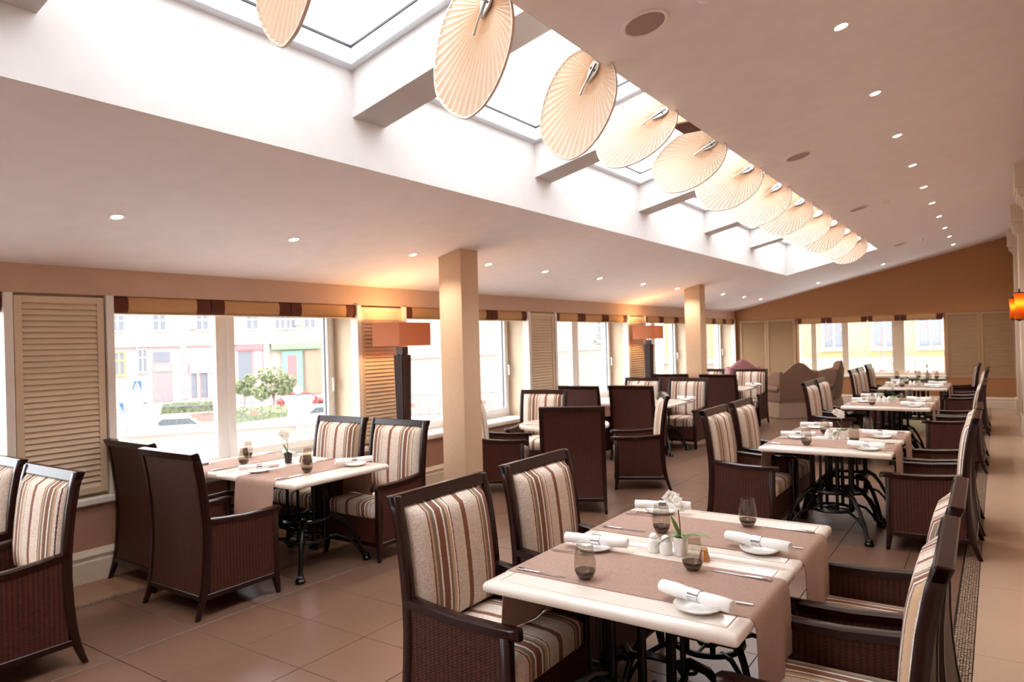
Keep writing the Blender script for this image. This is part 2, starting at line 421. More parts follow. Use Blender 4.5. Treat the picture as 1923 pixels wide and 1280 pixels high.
# ------------------------------------------------------------------ ceiling, shaft, skylights
def slab(x0, x1, y0, y1, th=.03):
    return [(x0, y0, cz(x0)), (x1, y0, cz(x1)), (x1, y1, cz(x1)), (x0, y1, cz(x0)),
            (x0, y0, cz(x0)+th), (x1, y0, cz(x1)+th), (x1, y1, cz(x1)+th), (x0, y1, cz(x0)+th)]
BF = [(0, 3, 2, 1), (4, 5, 6, 7), (0, 1, 5, 4), (1, 2, 6, 5), (2, 3, 7, 6), (3, 0, 4, 7)]
BEAM = [-5.4, -3.2, -1.0, 1.21, 3.30, 5.46, 7.67, 9.88, 12.09]
DZ = .61
def build_ceiling():
    b = B()
    b.add(slab(-6.15, XS0-.004, YR-.2, YE+.3), BF); b.add(slab(XS1+.004, 1.0, YR-.2, YE+.3), BF)
    b.add(slab(XS0-.004, XS1+.004, YS+.004, YE+.3), BF)
    c = struct('ceiling', b, 'ceiling', smooth=0)
    w = B()
    def wallx(xa, xb, drop):
        z0a, z0b = cz(xa)+.0008, cz(xb)+.0008
        w.add([(xa, YR, z0a), (xb, YR, z0b), (xb, YS+.12, z0b), (xa, YS+.12, z0a), (xa, YR, z0a+DZ+.15), (xb, YR, z0b+DZ+.15), (xb, YS+.12, z0b+DZ+.15), (xa, YS+.12, z0a+DZ+.15)], BF)
    wallx(XS0-.12, XS0, 0); wallx(XS1, XS1+.12, 0)
    w.add([(XS0, YS, cz(XS0)+.0008), (XS1, YS, cz(XS1)+.0008), (XS1, YS+.12, cz(XS1)+.0008), (XS0, YS+.12, cz(XS0)+.0008), (XS0, YS, cz(XS0)+DZ+.15), (XS1, YS, cz(XS1)+DZ+.15), (XS1, YS+.12, cz(XS1)+DZ+.15), (XS0, YS+.12, cz(XS0)+DZ+.15)], BF)
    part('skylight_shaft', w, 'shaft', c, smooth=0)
    for y in BEAM:
        if y < -3.8: continue
        m = B(); h0, h1 = .31, DZ+.12
        m.add([(XS0, y-.142, cz(XS0)+h0), (XS1, y-.142, cz(XS1)+h0), (XS1, y+.142, cz(XS1)+h0), (XS0, y+.142, cz(XS0)+h0),
               (XS0, y-.142, cz(XS0)+h1), (XS1, y-.142, cz(XS1)+h1), (XS1, y+.142, cz(XS1)+h1), (XS0, y+.142, cz(XS0)+h1)], BF)
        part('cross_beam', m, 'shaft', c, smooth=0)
    n = 8
    edges = BEAM+[14.56]
    for k in range(1, len(edges)-1):
        y0, y1 = edges[k]+.142, edges[k+1]-.142
        if k+1 == len(edges)-1: y1 = YS
        # frame: four aluminium bars in the skylight plane, pane, gasket
        fr = B(); t0, t1 = DZ, DZ+.16
        def bar(xa, xb, ya, yb, a=t0, d=t1):
            fr.add([(xa, ya, cz(xa)+a), (xb, ya, cz(xb)+a), (xb, yb, cz(xb)+a), (xa, yb, cz(xa)+a), (xa, ya, cz(xa)+d), (xb, ya, cz(xb)+d), (xb, yb, cz(xb)+d), (xa, yb, cz(xa)+d)], BF)
        e = .055
        bar(XS0, XS0+e, y0, y1); bar(XS1-e, XS1, y0, y1); bar(XS0+e, XS1-e, y0, y0+e); bar(XS0+e, XS1-e, y1-e, y1)
        sk = struct('window_%d' % n, fr, 'alum', smooth=0); n += 1
        fr = B(); e2 = e+.007
        bar(XS0+e, XS0+e2, y0+e, y1-e, .712, .725); bar(XS1-e2, XS1-e, y0+e, y1-e, .712, .725)
        bar(XS0+e2, XS1-e2, y0+e, y0+e2, .712, .725); bar(XS0+e2, XS1-e2, y1-e2, y1-e, .712, .725)
        part('gasket', fr, 'gasket', sk, smooth=0)
        fr = B(); bar(XS0+e, XS1-e, y0+e, y1-e, .726, .734)
        part('pane', fr, 'pane', sk, smooth=0)
    return c
CEIL = build_ceiling()

# ------------------------------------------------------------------ walls
def build_walls():
    b = B().box(-6.15, XW, YR, YE, 0, .56)
    b.cur = 1; b.box(-6.15, XW, YR, YE, 2.14, 2.62)
    b.cur = 2
    prev = YR
    for y0, y1 in WIN:
        b.box(-6.15, XW-.05, prev, y0, .56, 2.14); prev = y1
    b.box(-6.15, XW-.05, prev, YE, .56, 2.14)
    struct('wall_left', b, ['wall_low', 'wall', 'reveal'], smooth=0)
    # end wall
    b = B(); ya, yb = YE, YE+.3
    b.box(-6.15, 1.0, ya, yb, 0, .64)
    b.cur = 1
    b.add([(-6.15, ya, 2.10), (1.0, ya, 2.10), (1.0, yb, 2.10), (-6.15, yb, 2.10), (-6.15, ya, cz(-6.15)+.1), (1.0, ya, cz(1)+.1), (1.0, yb, cz(1)+.1), (-6.15, yb, cz(-6.15)+.1)], BF)
    b.cur = 0
    b.box(-6.15, -4.10, ya+.03, yb, .64, 2.10).box(-.965, 1.0, ya+.03, yb, .64, 2.10)
    struct('wall_end', b, ['wall_end', 'wall_end'], smooth=0)
    b = B().add([(XR, YR, 0), (XR+.2, YR, 0), (XR+.2, YE, 0), (XR, YE, 0), (XR, YR, cz(XR)+.1), (XR+.2, YR, cz(XR)+.1), (XR+.2, YE, cz(XR)+.1), (XR, YE, cz(XR)+.1)], BF)
    struct('wall_right', b, 'wall', smooth=0)
    b = B().add([(-6.15, YR-.2, 0), (1, YR-.2, 0), (1, YR, 0), (-6.15, YR, 0), (-6.15, YR-.2, cz(-6.15)+.1), (1, YR-.2, cz(1)+.9), (1, YR, cz(1)+.9), (-6.15, YR, cz(-6.15)+.1)], BF)
    struct('wall_back', b, 'wall', smooth=0)
    prof = [(0, 0), (.028, 0), (.028, .15), (.022, .158), (.022, .178), (.030, .186), (.030, .196), (.018, .212), (.010, .232), (0, .236)]
    struct('baseboard_left', B().prism([(XW+a, z) for a, z in prof], YR, YE, 'xz'), 'base', smooth=30)
    struct('baseboard_end', B().prism([(YE-a, z) for a, z in prof][::-1], XW, XR, 'yz'), 'base', smooth=30)
    struct('baseboard_right', B().prism([(XR-a, z) for a, z in prof], YR, YE, 'xz'), 'base', smooth=30)
    # sills
    sp = [(-6.0, .565), (XW+.028, .565), (XW+.036, .575), (XW+.036, .61), (XW+.028, .622), (-6.0, .622)]
    struct('trim_1', B().prism(sp, YR, YE, 'xz'), 'white', smooth=30)
    struct('trim_2', B().prism([(YE+.25, .645), (YE-.03, .645), (YE-.035, .655), (YE-.035, .69), (YE-.028, .70), (YE+.25, .70)], -4.10, -.96, 'yz'), 'white', smooth=30)
    # pilasters on the right wall with capitals
    for n, (y, xs) in enumerate(((4.0, .31), (10.5, .31), (13.8, .305), (17.1, .30))):
        b = B().box(xs, XR+.02, y, y+.62, 0, 3.25)
        b.box(xs-.03, XR, y-.03, y+.65, 0, .30)
        zc = 3.27
        for a, z0, z1 in ((.02, zc-.05, zc), (.05, zc, zc+.03), (.075, zc+.03, zc+.12), (.10, zc+.12, cz(xs-.1)+.02)):
            b.box(xs-a, XR, y-a, y+.62+a, z0, z1)
        struct('trim_%d' % (n+3), b, 'base', smooth=0, bevel=.008)
build_walls()

# ------------------------------------------------------------------ left-hand windows
def ring_y(b, x0, x1, y0, y1, z0, z1, e):
    """rectangular frame standing in a plane of constant x"""
    b.box(x0, x1, y0, y0+e, z0, z1).box(x0, x1, y1-e, y1, z0, z1).box(x0, x1, y0+e, y1-e, z0, z0+e).box(x0, x1, y0+e, y1-e, z1-e, z1)
def build_windows():
    for n, (y0, y1) in enumerate(WIN):
        zb, zt = .622, 2.14
        b = B(); ring_y(b, -6.06, -5.97, y0, y1, zb, zt, .07)
        w = y1-y0; m = y0+w*.465
        b.box(-6.06, -5.97, m-.055, m+.055, zb+.07, zt-.07)
        win = struct('window_%d' % (n+1), b, 'upvc', smooth=0, bevel=.006)
        # opening sash on the right with its handle, fixed light on the left
        s = B(); ring_y(s, -6.03, -5.945, m+.035, y1-.045, zb+.05, zt-.05, .075)
        sash = part('sash', s, 'upvc', win, smooth=0, bevel=.008)
        h = B().box(-5.947, -5.935, y1-.095, y1-.067, 1.30, 1.38).tube([(-5.935, y1-.081, 1.355), (-5.90, y1-.081, 1.355)], .009)
        h.box(-5.912, -5.896, y1-.092, y1-.070, 1.22, 1.37)
        part('handle', h, 'white', sash, smooth=40, bevel=.003)
        g = B(); ring_y(g, -6.0, -5.975, m+.105, y1-.115, zb+.12, zt-.12, .008)
        part('gasket', g, 'gasket', sash, smooth=0)
        f = B(); ring_y(f, -6.0, -5.965, y0+.06, m-.045, zb+.06, zt-.06, .03)
        part('fixed_frame', f, 'upvc', win, smooth=0, bevel=.004)
        part('pane', B().box(-6.008, -6.0, y0+.09, m-.07, zb+.09, zt-.09), 'pane', win, smooth=0)
        part('pane', B().box(-6.008, -6.0, m+.11, y1-.12, zb+.125, zt-.125), 'pane', win, smooth=0)
        # casing posts and window-head lining
        c = B().box(-5.70, XW+.03, y1-.006, y1+.05, .622, 2.138).box(-5.70, XW+.03, y0-.05, y0+.006, .622, 2.138)
        part('casing', c, 'white', win, smooth=0, bevel=.003)
    # end-wall windows
    lites = [(-4.08, -3.73), (-3.73, -3.02), (-3.02, -1.895), (-1.895, -.985)]
    b = B(); ya, yb = YE+.12, YE+.2
    b.box(-4.10, -.965, ya, yb, .70, .76).box(-4.10, -.965, ya, yb, 2.0, 2.10)
    for x, e in ((-4.09, .02), (-3.73, .06), (-3.02, .07), (-1.895, .125), (-.975, .02)): b.box(x-e, x+e, ya, yb, .76, 2.0)
    win = struct('window_20', b, 'reveal', smooth=0, bevel=.004)
    for a, c in lites: part('pane', B().box(a+.02, c-.02, ya+.03, ya+.038, .75, 2.01), 'pane', win, smooth=0)
build_windows()

# ------------------------------------------------------------------ shutters (each slat a part where it can be told apart)
def shutter_left(y0, y1, label, fine):
    root = thing('louvred_shutter', label, 'shutter', (XW, (y0+y1)/2, .65), 0, 'louvred shutters between the windows')
    w = (y1-y0)/2; H = 1.47
    b = B(); ring_y(b, -.03, .012, -w, w, 0, H, .05)
    part('frame', b, 'louvre', root, smooth=0, bevel=.004)
    part('back_board', B().box(-.046, -.036, -w+.02, w-.02, .02, H-.02), 'louvre', root, smooth=0)
    pitch = .041; n = int((H-.1)/pitch)
    me = mesh('slat', B().prism([(-.018, .025), (-.012, .027), (.008, -.021), (.002, -.023)], -w+.05, w-.05, 'xz'), 'louvre', smooth=0)
    st = B()
    for k in range(n):
        z = .05+(H-.1)*(k+.5)/n
        if fine: part('slat', me, None, root, (0, 0, z))
        else: st.prism([(-.024, z+.024), (-.018, z+.026), (.009, z-.016), (.003, z-.018)], -w+.05, w-.05, 'xz')
    if not fine: tag(part('slats', st, 'louvre', root, smooth=0), kind='stuff')
SL_LAB = ['cream louvred shutter left of the frame edge, behind the camera', 'large cream louvred shutter at far left, nearest the camera',
          'cream louvred shutter behind the nearer floor lamp', 'cream louvred shutter just right of the near square column',
          'cream louvred shutter behind the farther floor lamp', 'cream louvred shutter just left of the last window wall bay']
for k, (y0, y1) in enumerate(SHUT):
    if k == 0: continue
    shutter_left(y0, y1, SL_LAB[k], k <= 3)
def shutter_end(x0, x1, label):
    root = thing('louvred_shutter', label, 'shutter', ((x0+x1)/2, YE, .64), 0, 'louvred shutters on the end wall')
    w = (x1-x0)/2; H = 1.45
    b = B().box(-w, -w+.05, -.012, .03, 0, H).box(w-.05, w, -.012, .03, 0, H).box(-w+.05, w-.05, -.012, .03, 0, .05).box(-w+.05, w-.05, -.012, .03, H-.05, H)
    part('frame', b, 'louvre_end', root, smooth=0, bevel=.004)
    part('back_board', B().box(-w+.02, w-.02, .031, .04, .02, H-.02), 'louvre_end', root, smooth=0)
    n = 34; s = B()
    for k in range(n):
        z = .05+(H-.1)*(k+.5)/n
        s.prism([(.026, z+.024), (.020, z+.027), (-.008, z-.014), (-.002, z-.017)], -w+.05, w-.05, 'yz')
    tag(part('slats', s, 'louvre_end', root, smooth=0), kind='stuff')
shutter_end(-5.50, -4.825, 'cream louvred shutter in the far left corner of the end wall')
shutter_end(-4.82, -4.13, 'cream louvred shutter left of the end-wall windows, above the wing chair')
shutter_end(-.945, -.31, 'cream louvred shutter immediately right of the end-wall windows')
shutter_end(-.305, .33, 'cream louvred shutter in the far right corner by the pilasters')

# ------------------------------------------------------------------ folded roman blinds
def blind(loc, rz, w, label, group):
    """folded blind hanging across local x, front towards -y"""
    root = thing('roman_blind', label, 'blind', loc, rz, group)
    h = .135; band = min(.125, w*.15)
    prof = [(.06, 0), (.004, 0), (-.012, -.02), (-.016, -.06), (-.012, -.10), (-.002, -.122), (.015, -.13), (.06, -.13)]
    def piece(xa, xb, name, mat, grow=0):
        part(name, B().prism([(y-grow if y < .05 else y, z) for y, z in prof], xa, xb, 'yz'), mat, root, smooth=50)
    piece(-w/2+band, w/2-band, 'tan_panel', 'blind_tan')
    tag(root.children[0], 'tan fabric panel')
    piece(-w/2, -w/2+band, 'side_band', 'blind_brown', .003); piece(w/2-band, w/2, 'side_band', 'blind_brown', .003)
    part('lining_edge', B().box(-w/2+.004, w/2-.004, -.004, .05, -.139, -.13), 'blind_edge', root, smooth=0)
wn = ['window left of the frame edge', 'window partly cut by the left edge', 'big window behind the left table', 'window behind the near square column', 'third window along, beyond the near column',
      'window just left of the far column', 'last window on the left wall']
for k, (y0, y1) in enumerate(WIN):
    if k == 0: continue
    n = 3; w = (y1-y0)/n
    for i in range(n):
        blind((XW-.012, y0+(i+.5)*w, 2.138), PI/2, w-.012, '%s tan and brown folded blind of the %s' % (('left', 'middle', 'right')[i], wn[k]), 'folded blinds along the window wall')
for i, (a, c) in enumerate(((-4.08, -3.42), (-3.42, -2.51), (-2.51, -1.84), (-1.84, -.985))):
    blind(((a+c)/2, YE-.008, 2.085), 0, c-a-.02, 'folded tan blind with brown ends, %s from the left on the end wall' % ORD[i], 'folded blinds on the end wall')

# ------------------------------------------------------------------ columns
for n, (y, lab) in enumerate(((5.43, 'near'), (12.19, 'far'))):
    b = B().add([(-4.62, y, 0), (-4.335, y, 0), (-4.335, y+.28, 0), (-4.62, y+.28, 0), (-4.62, y, cz(-4.62)+.05), (-4.335, y, cz(-4.335)+.05), (-4.335, y+.28, cz(-4.335)+.05), (-4.62, y+.28, cz(-4.62)+.05)], BF)
    tag(part('column', b, 'column', smooth=30, bevel=.006), '%s square beige textured column between the window tables' % lab, 'column', kind='structure')

# ------------------------------------------------------------------ ceiling fittings
TILT = math.atan(SL)
def on_ceiling(o): o.rotation_euler = (0, -TILT, 0)
def make_downlight():
    root = thing('downlight', 'x', 'downlight', (0, 0, 0), 0, 'recessed downlights')
    b = B().lathe([(.036, .02), (.036, -.002), (.046, -.006), (.054, -.003), (.055, .004), (.055, .02)], 20, cap0=False, cap1=False)
    part('ring', b, 'white', root, smooth=60)
    part('lens', B().lathe([(.037, .004), (.034, -.001), (.0005, -.004)], 20, cap0=True, cap1=True), 'bulb', root, smooth=60)
    return root
DL = make_downlight(); used = [False]
ld = bpy.data.lights.new('downlight_lamp', 'SPOT'); ld.energy = DOWNLIGHT_W; ld.color = (1, .88, .76); ld.spot_size = math.radians(120); ld.spot_blend = .8; ld.shadow_soft_size = .04
def downlight(x, y, label):
    o = DL if not used[0] else dup(DL)
    used[0] = True; o['label'] = label; o.location = (x, y, cz(x)); on_ceiling(o)
    l = bpy.data.objects.new('lamp_light', ld); COL.objects.link(l); l.parent = o; l.location = (0, 0, -.03)
for i, y in enumerate((-2.5, -1.1, .3, 1.65, 3.04, 4.43, 5.82, 7.20, 8.59, 9.98, 11.30, 12.70, 14.19, 15.55, 17.04)):
    if i > 3: downlight(-.70, y, ('recessed downlight above the nearest right-row table, out of view' if i < 5 else '%s lit downlight from the camera in the right ceiling row' % ORD[i-5]))
for i, y in enumerate((-1.9, -.5, .9, 2.29, 3.67, 5.07, 6.3, 7.49, 8.95, 10.44, 11.9, 13.22, 14.4, 15.87, 17.2)):
    if i > 1: downlight(-4.63, y, ('recessed downlight over the striped chair cut by the left edge' if i < 3 else '%s lit downlight from the left in the window-side row' % ORD[i-3]))
downlight(-2.0, 17.08, 'lit downlight just beyond the right end of the skylight')
downlight(-3.34, 17.18, 'lit downlight beyond the skylight, above the wing chairs')
def speaker(x, y, r, label):
    root = thing('ceiling_speaker', label, 'speaker', (x, y, cz(x)), 0, 'round ceiling speakers'); on_ceiling(root)
    part('rim', B().lathe([(r, .01), (r, -.004), (r-.006, -.010), (r-.018, -.010), (r-.024, -.004), (r-.024, .01)], 40, cap0=False, cap1=False), 'ceiling', root, smooth=50)
    part('grille', B().lathe([(r-.024, .004), (r-.025, -.003), (r*.5, -.006), (.001, -.007)], 40, cap0=False), 'grille', root, smooth=50)
for (y, s) in ((3.34, 'nearest and largest round ceiling speaker, top of the photo'), (6.67, 'second round ceiling speaker from the camera'), (9.99, 'third round ceiling speaker from the camera'), (14.6, 'last round ceiling speaker near the end of the skylight')):
    speaker(-1.433, y, .125, s)
def detector(x, y, label):
    root = thing('smoke_detector', label, 'detector', (x, y, cz(x)), 0, 'smoke detectors'); on_ceiling(root)
    part('base', B().lathe([(.05, .0), (.05, -.012), (.046, -.016)], 24), 'white', root)
    part('sensor_head', B().lathe([(.036, -.016), (.038, -.03), (.03, -.04), (.012, -.044)], 24), 'ceiling', root)
detector(-1.13, 3.35, 'small white smoke detector at the top beside the largest speaker')
detector(-1.12, 10.09, 'small smoke detector beside the third ceiling speaker')
detector(-1.10, 14.78, 'small smoke detector beside the last ceiling speaker')

# ------------------------------------------------------------------ palm-leaf fans
def fan_blade():
    nb = 116; b = B(); rim = B()
    def R(t):   # t measured from the blade axis
        t = abs(t)
        pts = [(0, .50), (.35, .50), (.6, .46), (.85, .405), (1.1, .35), (1.4, .29), (1.75, .222), (2.1, .168), (2.5, .125), (2.85, .10), (PI, .09)]
        for (a, ra), (c, rc) in zip(pts, pts[1:]):
            if t <= c: return ra+(rc-ra)*(t-a)/(c-a)
        return pts[-1][1]
    th = [-PI*.985+2*PI*.985*k/nb for k in range(nb+1)]
    rows = [.03, .25, .5, .75, 1.0]; up, lo = [], []
    for side in (1, -1):
        o = len(b.v); vs = []
        for k, t in enumerate(th):
            r = R(t)
            for q in rows:
                z = .006*side*0+(.0075 if k % 2 else -.0075)*(.35+.65*q)*1.0 + .02*q*q+(.0012 if side > 0 else -.0012)
                vs.append((r*q*math.sin(t), r*q*math.cos(t), z))
        n = len(rows); fs = [(k*n+j, (k+1)*n+j, (k+1)*n+j+1, k*n+j+1) for k in range(nb) for j in range(n-1)]
        b.add(vs, fs)
    pts = [(R(t)*math.sin(t), R(t)*math.cos(t), .02) for t in th]
    rim.tube(pts, .0075, 6)
    return b, rim
def make_fan():
    root = thing('palm_fan', 'x', 'fan', (0, 0, 0), 0, 'palm-leaf fans under the skylight')
    b, rim = fan_blade()
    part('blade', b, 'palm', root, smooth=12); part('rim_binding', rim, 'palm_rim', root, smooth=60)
    c = B().prism([(-.022, -.06), (.022, -.06), (.034, -.04), (.034, 0), (.010, .06), (-.010, .06), (-.034, 0), (-.034, -.04)], .012, .024, 'xy')
    br = part('clamp_plate', c, 'steel_dull', root, smooth=0, bevel=.002)
    part('arm_rod', B().tube([(0, -.05, .028), (0, .09, .030), (0, .14, .026)], [.004, .005, .008], 8), 'steel_dull', br)
    s = B()
    for x, y in ((.019, -.015), (-.019, -.015)): s.lathe([(.007, .020), (.007, .027), (.002, .029)], 10, (x, y, 0))
    part('screw', s, 'black', br)
    part('hanger', B().box(-.007, .007, -.16, -.04, .0, .010), 'steel_dull', root, smooth=0, bevel=.002)
    return root
FAN = make_fan()
def place_fan(o, x, y, z, lean_deg, tilt_deg, psi_deg=-18):
    """blade axis hangs down, leaning towards -x; tilt swings its lower end towards (-) or away from (+) the camera"""
    ps, le, t = math.radians(psi_deg), math.radians(lean_deg), math.radians(tilt_deg)
    sd = Vector((math.cos(ps), math.sin(ps), 0)); h = Vector((-math.sin(ps), math.cos(ps), 0))
    q = Vector((0, 0, -math.cos(t)))+h*math.sin(t)
    ax = (-sd*math.sin(le)+q*math.cos(le)).normalized(); sx = (sd*math.cos(le)+q*math.sin(le)).normalized()
    n = sx.cross(ax)
    if n.dot(Vector((0, -1, 0))) < 0: sx = -sx; n = -n
    m = Matrix((sx, ax, n)).transposed().to_4x4(); m.translation = Vector((x, y, z)); o.matrix_world = m
FANS = [(1.56, 40, 0), (2.59, 36, -2), (3.61, 38, -6), (4.58, 60, -28, -6), (5.59, 56, -28, -6), (6.62, 58, -26, -4), (7.64, 52, -24, -2), (8.68, 56, -26, 0), (9.7, 52, -22, 0), (10.72, 56, -24, 0), (11.75, 54, -22, 0), (12.8, 56, -22, 0)]
for i, (y, a, t, *ps) in enumerate(FANS):
    f = FAN if i == 0 else dup(FAN)
    f['label'] = '%s palm-leaf ceiling fan from the camera along the skylight' % ORD[i]
    place_fan(f, -1.865, y, cz(-1.865)+.03, a, t, *ps)
rod = thing('fan_rod', 'long steel rod carrying the palm-leaf fans along the skylight edge', 'rod', (-1.80, 0, cz(-1.80)+.13))
part('shaft', B().tube([(0, .6, 0), (0, 14.3, 0)], .013, 10), 'steel_dull', rod)
for y in (1.21, 3.30, 5.46, 7.67, 9.88, 12.09): part('bracket', B().box(-.012, .05, y-.02, y+.02, -.02, .02), 'steel_dull', rod, smooth=0, bevel=.003)
fm = thing('fan_motor', 'brown fan drive motor box at the skylight edge behind the fourth fan', 'motor', (-1.84, 5.0, cz(-1.8)+.08))
part('housing', B().box(-.07, .07, -.12, .12, -.05, .10), 'blind_edge', fm, smooth=0, bevel=.01); part('base_plate', B().box(-.072, .072, -.122, .122, -.062, -.05), 'blind_brown', fm, smooth=0, bevel=.004)

# ------------------------------------------------------------------ chairs
PROF = [(-.335, 0), (-.318, .05), (-.298, .12), (-.280, .22), (-.268, .35), (-.262, .48), (-.264, .60), (-.274, .72), (-.290, .85), (-.312, .97), (-.335, 1.05)]
def yb(z):
    for (a, za), (c, zc) in zip(PROF, PROF[1:]):
        if z <= zc: return a+(c-a)*(z-za)/(zc-za)
    return PROF[-1][0]
def make_chair():
    root = thing('dining_armchair', 'x', 'chair', (0, 0, 0), 0, 'striped rattan dining armchairs')
    hw = .325; pw = .042; pd = .05
    for s in (-1, 1):
        b = B(); loops = []
        for y, z in PROF:
            q = .5 if z < .06 else 1.0; q = .62+.38*min(1, z/.22)
            x0, x1 = s*hw, s*(hw-pw*q)
            loops.append([(x0, y, z), (x1, y, z), (x1, y+pd*q, z), (x0, y+pd*q, z)])
        part('rear_leg', b.loft(loops), 'dkwood', root, smooth=50, bevel=.005, seg=1)
        b = B(); loops = []
        for z, q, dy in ((0, .62, .006), (.12, 1, 0), (.60, 1, 0)):
            x0, x1 = s*hw, s*(hw-.045*q)
            loops.append([(x0, .295+dy-.045*q, z), (x1, .295+dy-.045*q, z), (x1, .295+dy, z), (x0, .295+dy, z)])
        part('front_leg', b.loft(loops), 'dkwood', root, smooth=50, bevel=.005, seg=1)
        # arm cap, gently dipping, with rounded front
        b = B(); loops = []
        for y, z, w in ((-.235, .625, .058), (-.12, .612, .06), (.04, .600, .062), (.2, .600, .064), (.29, .604, .064), (.322, .602, .056), (.335, .596, .03)):
            c = s*(hw-.029)
            loops.append([(c-w/2, y, z-.036), (c+w/2, y, z-.036), (c+w/2, y, z-.006), (c+w/2-.012, y, z), (c-w/2+.012, y, z), (c-w/2, y, z-.006)])
        part('arm', b.loft(loops), 'dkwood', root, smooth=50)
        part('side_panel', B().prism([(-.235, .13), (.255, .13), (.255, .572), (.04, .570), (-.235, .592)], s*(hw-.006), s*(hw-.05), 'yz'), 'weave', root, smooth=0)
        part('side_rail', B().box(s*(hw-.002), s*(hw-.04), -.26, .26, .115, .15), 'dkwood', root, smooth=0, bevel=.004, seg=1)
    # woven back
    b = B(); loops = []
    zz = [.13, .22, .35, .48, .60, .72, .85, .97, 1.015]
    for z in zz:
        y = yb(z)+.007
        loops.append([(-hw+.036, y, z), (hw-.036, y, z), (hw-.036, y+.018, z), (-hw+.036, y+.018, z)])
    part('back_panel', b.loft(loops), 'weave', root, smooth=50)
    t = B(); y = yb(1.0)
    t.prism([(y-.001, 1.0), (y+.046, 1.0), (y+.028, 1.055), (y-.022, 1.048)], -hw, hw, 'yz')
    part('top_rail', t, 'dkwood', root, smooth=0, bevel=.006, seg=2)
    part('back_rail', B().box(-hw+.03, hw-.03, yb(.13)-.001, yb(.13)+.035, .115, .15), 'dkwood', root, smooth=0, bevel=.004, seg=1)
    part('apron', B().box(-hw+.04, hw-.04, .262, .286, .13, .335), 'weave', root, smooth=0)
    part('front_rail', B().box(-hw+.04, hw-.04, .258, .290, .115, .15), 'dkwood', root, smooth=0, bevel=.004, seg=1)
    # seat cushion
    b = B(); x0, x1, y0, y1 = -.268, .268, -.245, .30
    lp = [rrect(x0+.02, x1-.02, y0+.02, y1-.02, .332, .03), rrect(x0, x1, y0, y1, .352, .045), rrect(x0, x1, y0, y1, .43, .045), rrect(x0+.012, x1-.012, y0+.01, y1-.012, .452, .05),
          rrect(x0+.05, x1-.05, y0+.05, y1-.05, .464, .05), rrect(x0+.16, x1-.16, y0+.16, y1-.16, .47, .04)]
    part('seat_cushion', b.loft(lp), 'stripe', root, smooth=60)
    # back cushion follows the curve of the posts
    nx, nz = 14, 14; b = B(); w = hw-pw-.002; z0, z1 = .45, 1.002
    F, K = [], []
    for j in range(nz+1):
        v = j/nz; z = z0+(z1-z0)*v
        for i in range(nx+1):
            u = -1+2*i/nx
            e = (1-abs(u)**7)**.5*(1-abs(2*v-1)**9)**.5
            F.append((w*u, yb(z)+.032+.058*e, z)); K.append((w*u, yb(z)+.026, z))
    n = nx+1; off = len(F); fs = []
    for j in range(nz):
        for i in range(nx):
            a = j*n+i; fs.append((a, a+1, a+n+1, a+n)); fs.append((off+a, off+a+n, off+a+n+1, off+a+1))
    edge = list(range(n))+[j*n+nx for j in range(1, nz+1)]+[nz*n+i for i in range(nx-1, -1, -1)]+[j*n for j in range(nz-1, 0, -1)]
    for a, c in zip(edge, edge[1:]+edge[:1]): fs.append((a, off+a, off+c, c))
    part('back_cushion', b.add(F+K, fs), 'stripe', root, smooth=60)
    return root
CH = make_chair(); ch_used = [False]
def chair(x, y, dx, dy, label, tilt=0):
    o = CH if not ch_used[0] else dup(CH)
    ch_used[0] = True
    o.location = (x, y, .0006); o.rotation_euler = (0, 0, math.atan2(-dx, dy)); o['label'] = label
    k = random.uniform(-.2, .2)
    for c in o.children:
        if 'cushion' in c.name: c['stripe_offset'] = k
    return o
ROW = ['nearest right-row table', 'second right-row table', 'third right-row table', 'fourth right-row table']
T_Y = [(2.22, 2.985, 3.76), (6.14, 6.92, 7.70), (9.98, 10.75, 11.52), (13.5, 14.27, 15.04)]
CH_L = [(2.51, 3.335), (6.37, 7.19), (10.28, 11.07), (13.85, 14.62)]
CH_R = [(2.57, 3.36), (6.50, 7.28), (10.3, 11.08), (13.85, 14.6)]
for k in range(4):
    for i in range(2):
        w = ('near', 'far')[i]
        chair(-1.85, CH_L[k][i], 1, random.uniform(-.02, .02), 'striped armchair on the left, %s seat of the %s' % (w, ROW[k]))
        chair(-.455, CH_R[k][i], -1, random.uniform(-.02, .02), 'striped armchair on the right, %s seat of the %s' % (w, ROW[k]))
chair(-4.48, 2.81, 0, 1, 'dark woven armchair, back to camera, near left table, aisle side')
chair(-5.245, 2.95, 0, 1, 'dark woven armchair, back to camera, near left table, window side')
chair(-5.06, 4.20, 0, -1, 'striped armchair facing us at the far side of left table, window side')
chair(-4.33, 4.21, 0, -1, 'striped armchair facing us at the far side of left table, beside column')
chair(-4.485, 1.515, 0, -1, 'striped armchair cut by the left edge of the photo, in front')
chair(-5.33, 1.56, 0, -1, 'striped armchair at the extreme left, behind the one in front')
chair(-4.80, 6.69, .88, .47, 'striped armchair half hidden behind the near column at the round table')
chair(-3.60, 6.28, -.47, .88, 'dark woven armchair, back square to us, before the round table')
chair(-3.47, 7.60, -.89, -.45, 'striped armchair seen from its side, right of the round table')
chair(-4.94, 7.68, .22, -1, 'striped armchair facing us behind the round table')
chair(-4.94, 9.10, 0, 1, 'dark woven chair back behind the striped one at the round table')
chair(-4.25, 9.30, -.1, 1, 'dark woven armchair, back to us, nearest the middle window table')
chair(-4.86, 10.56, 0, -1, 'striped armchair facing us at the middle window table, window side')
chair(-4.10, 10.60, 0, -1, 'striped armchair facing us at the middle window table, aisle side')
chair(-4.86, 12.36, 0, 1, 'dark woven chair back just left of the far column')
chair(-3.98, 12.28, 0, 1, 'dark woven chair back just right of the far column')
chair(-4.0, 13.72, 0, -1, 'striped armchair facing us beyond the far column, right one')
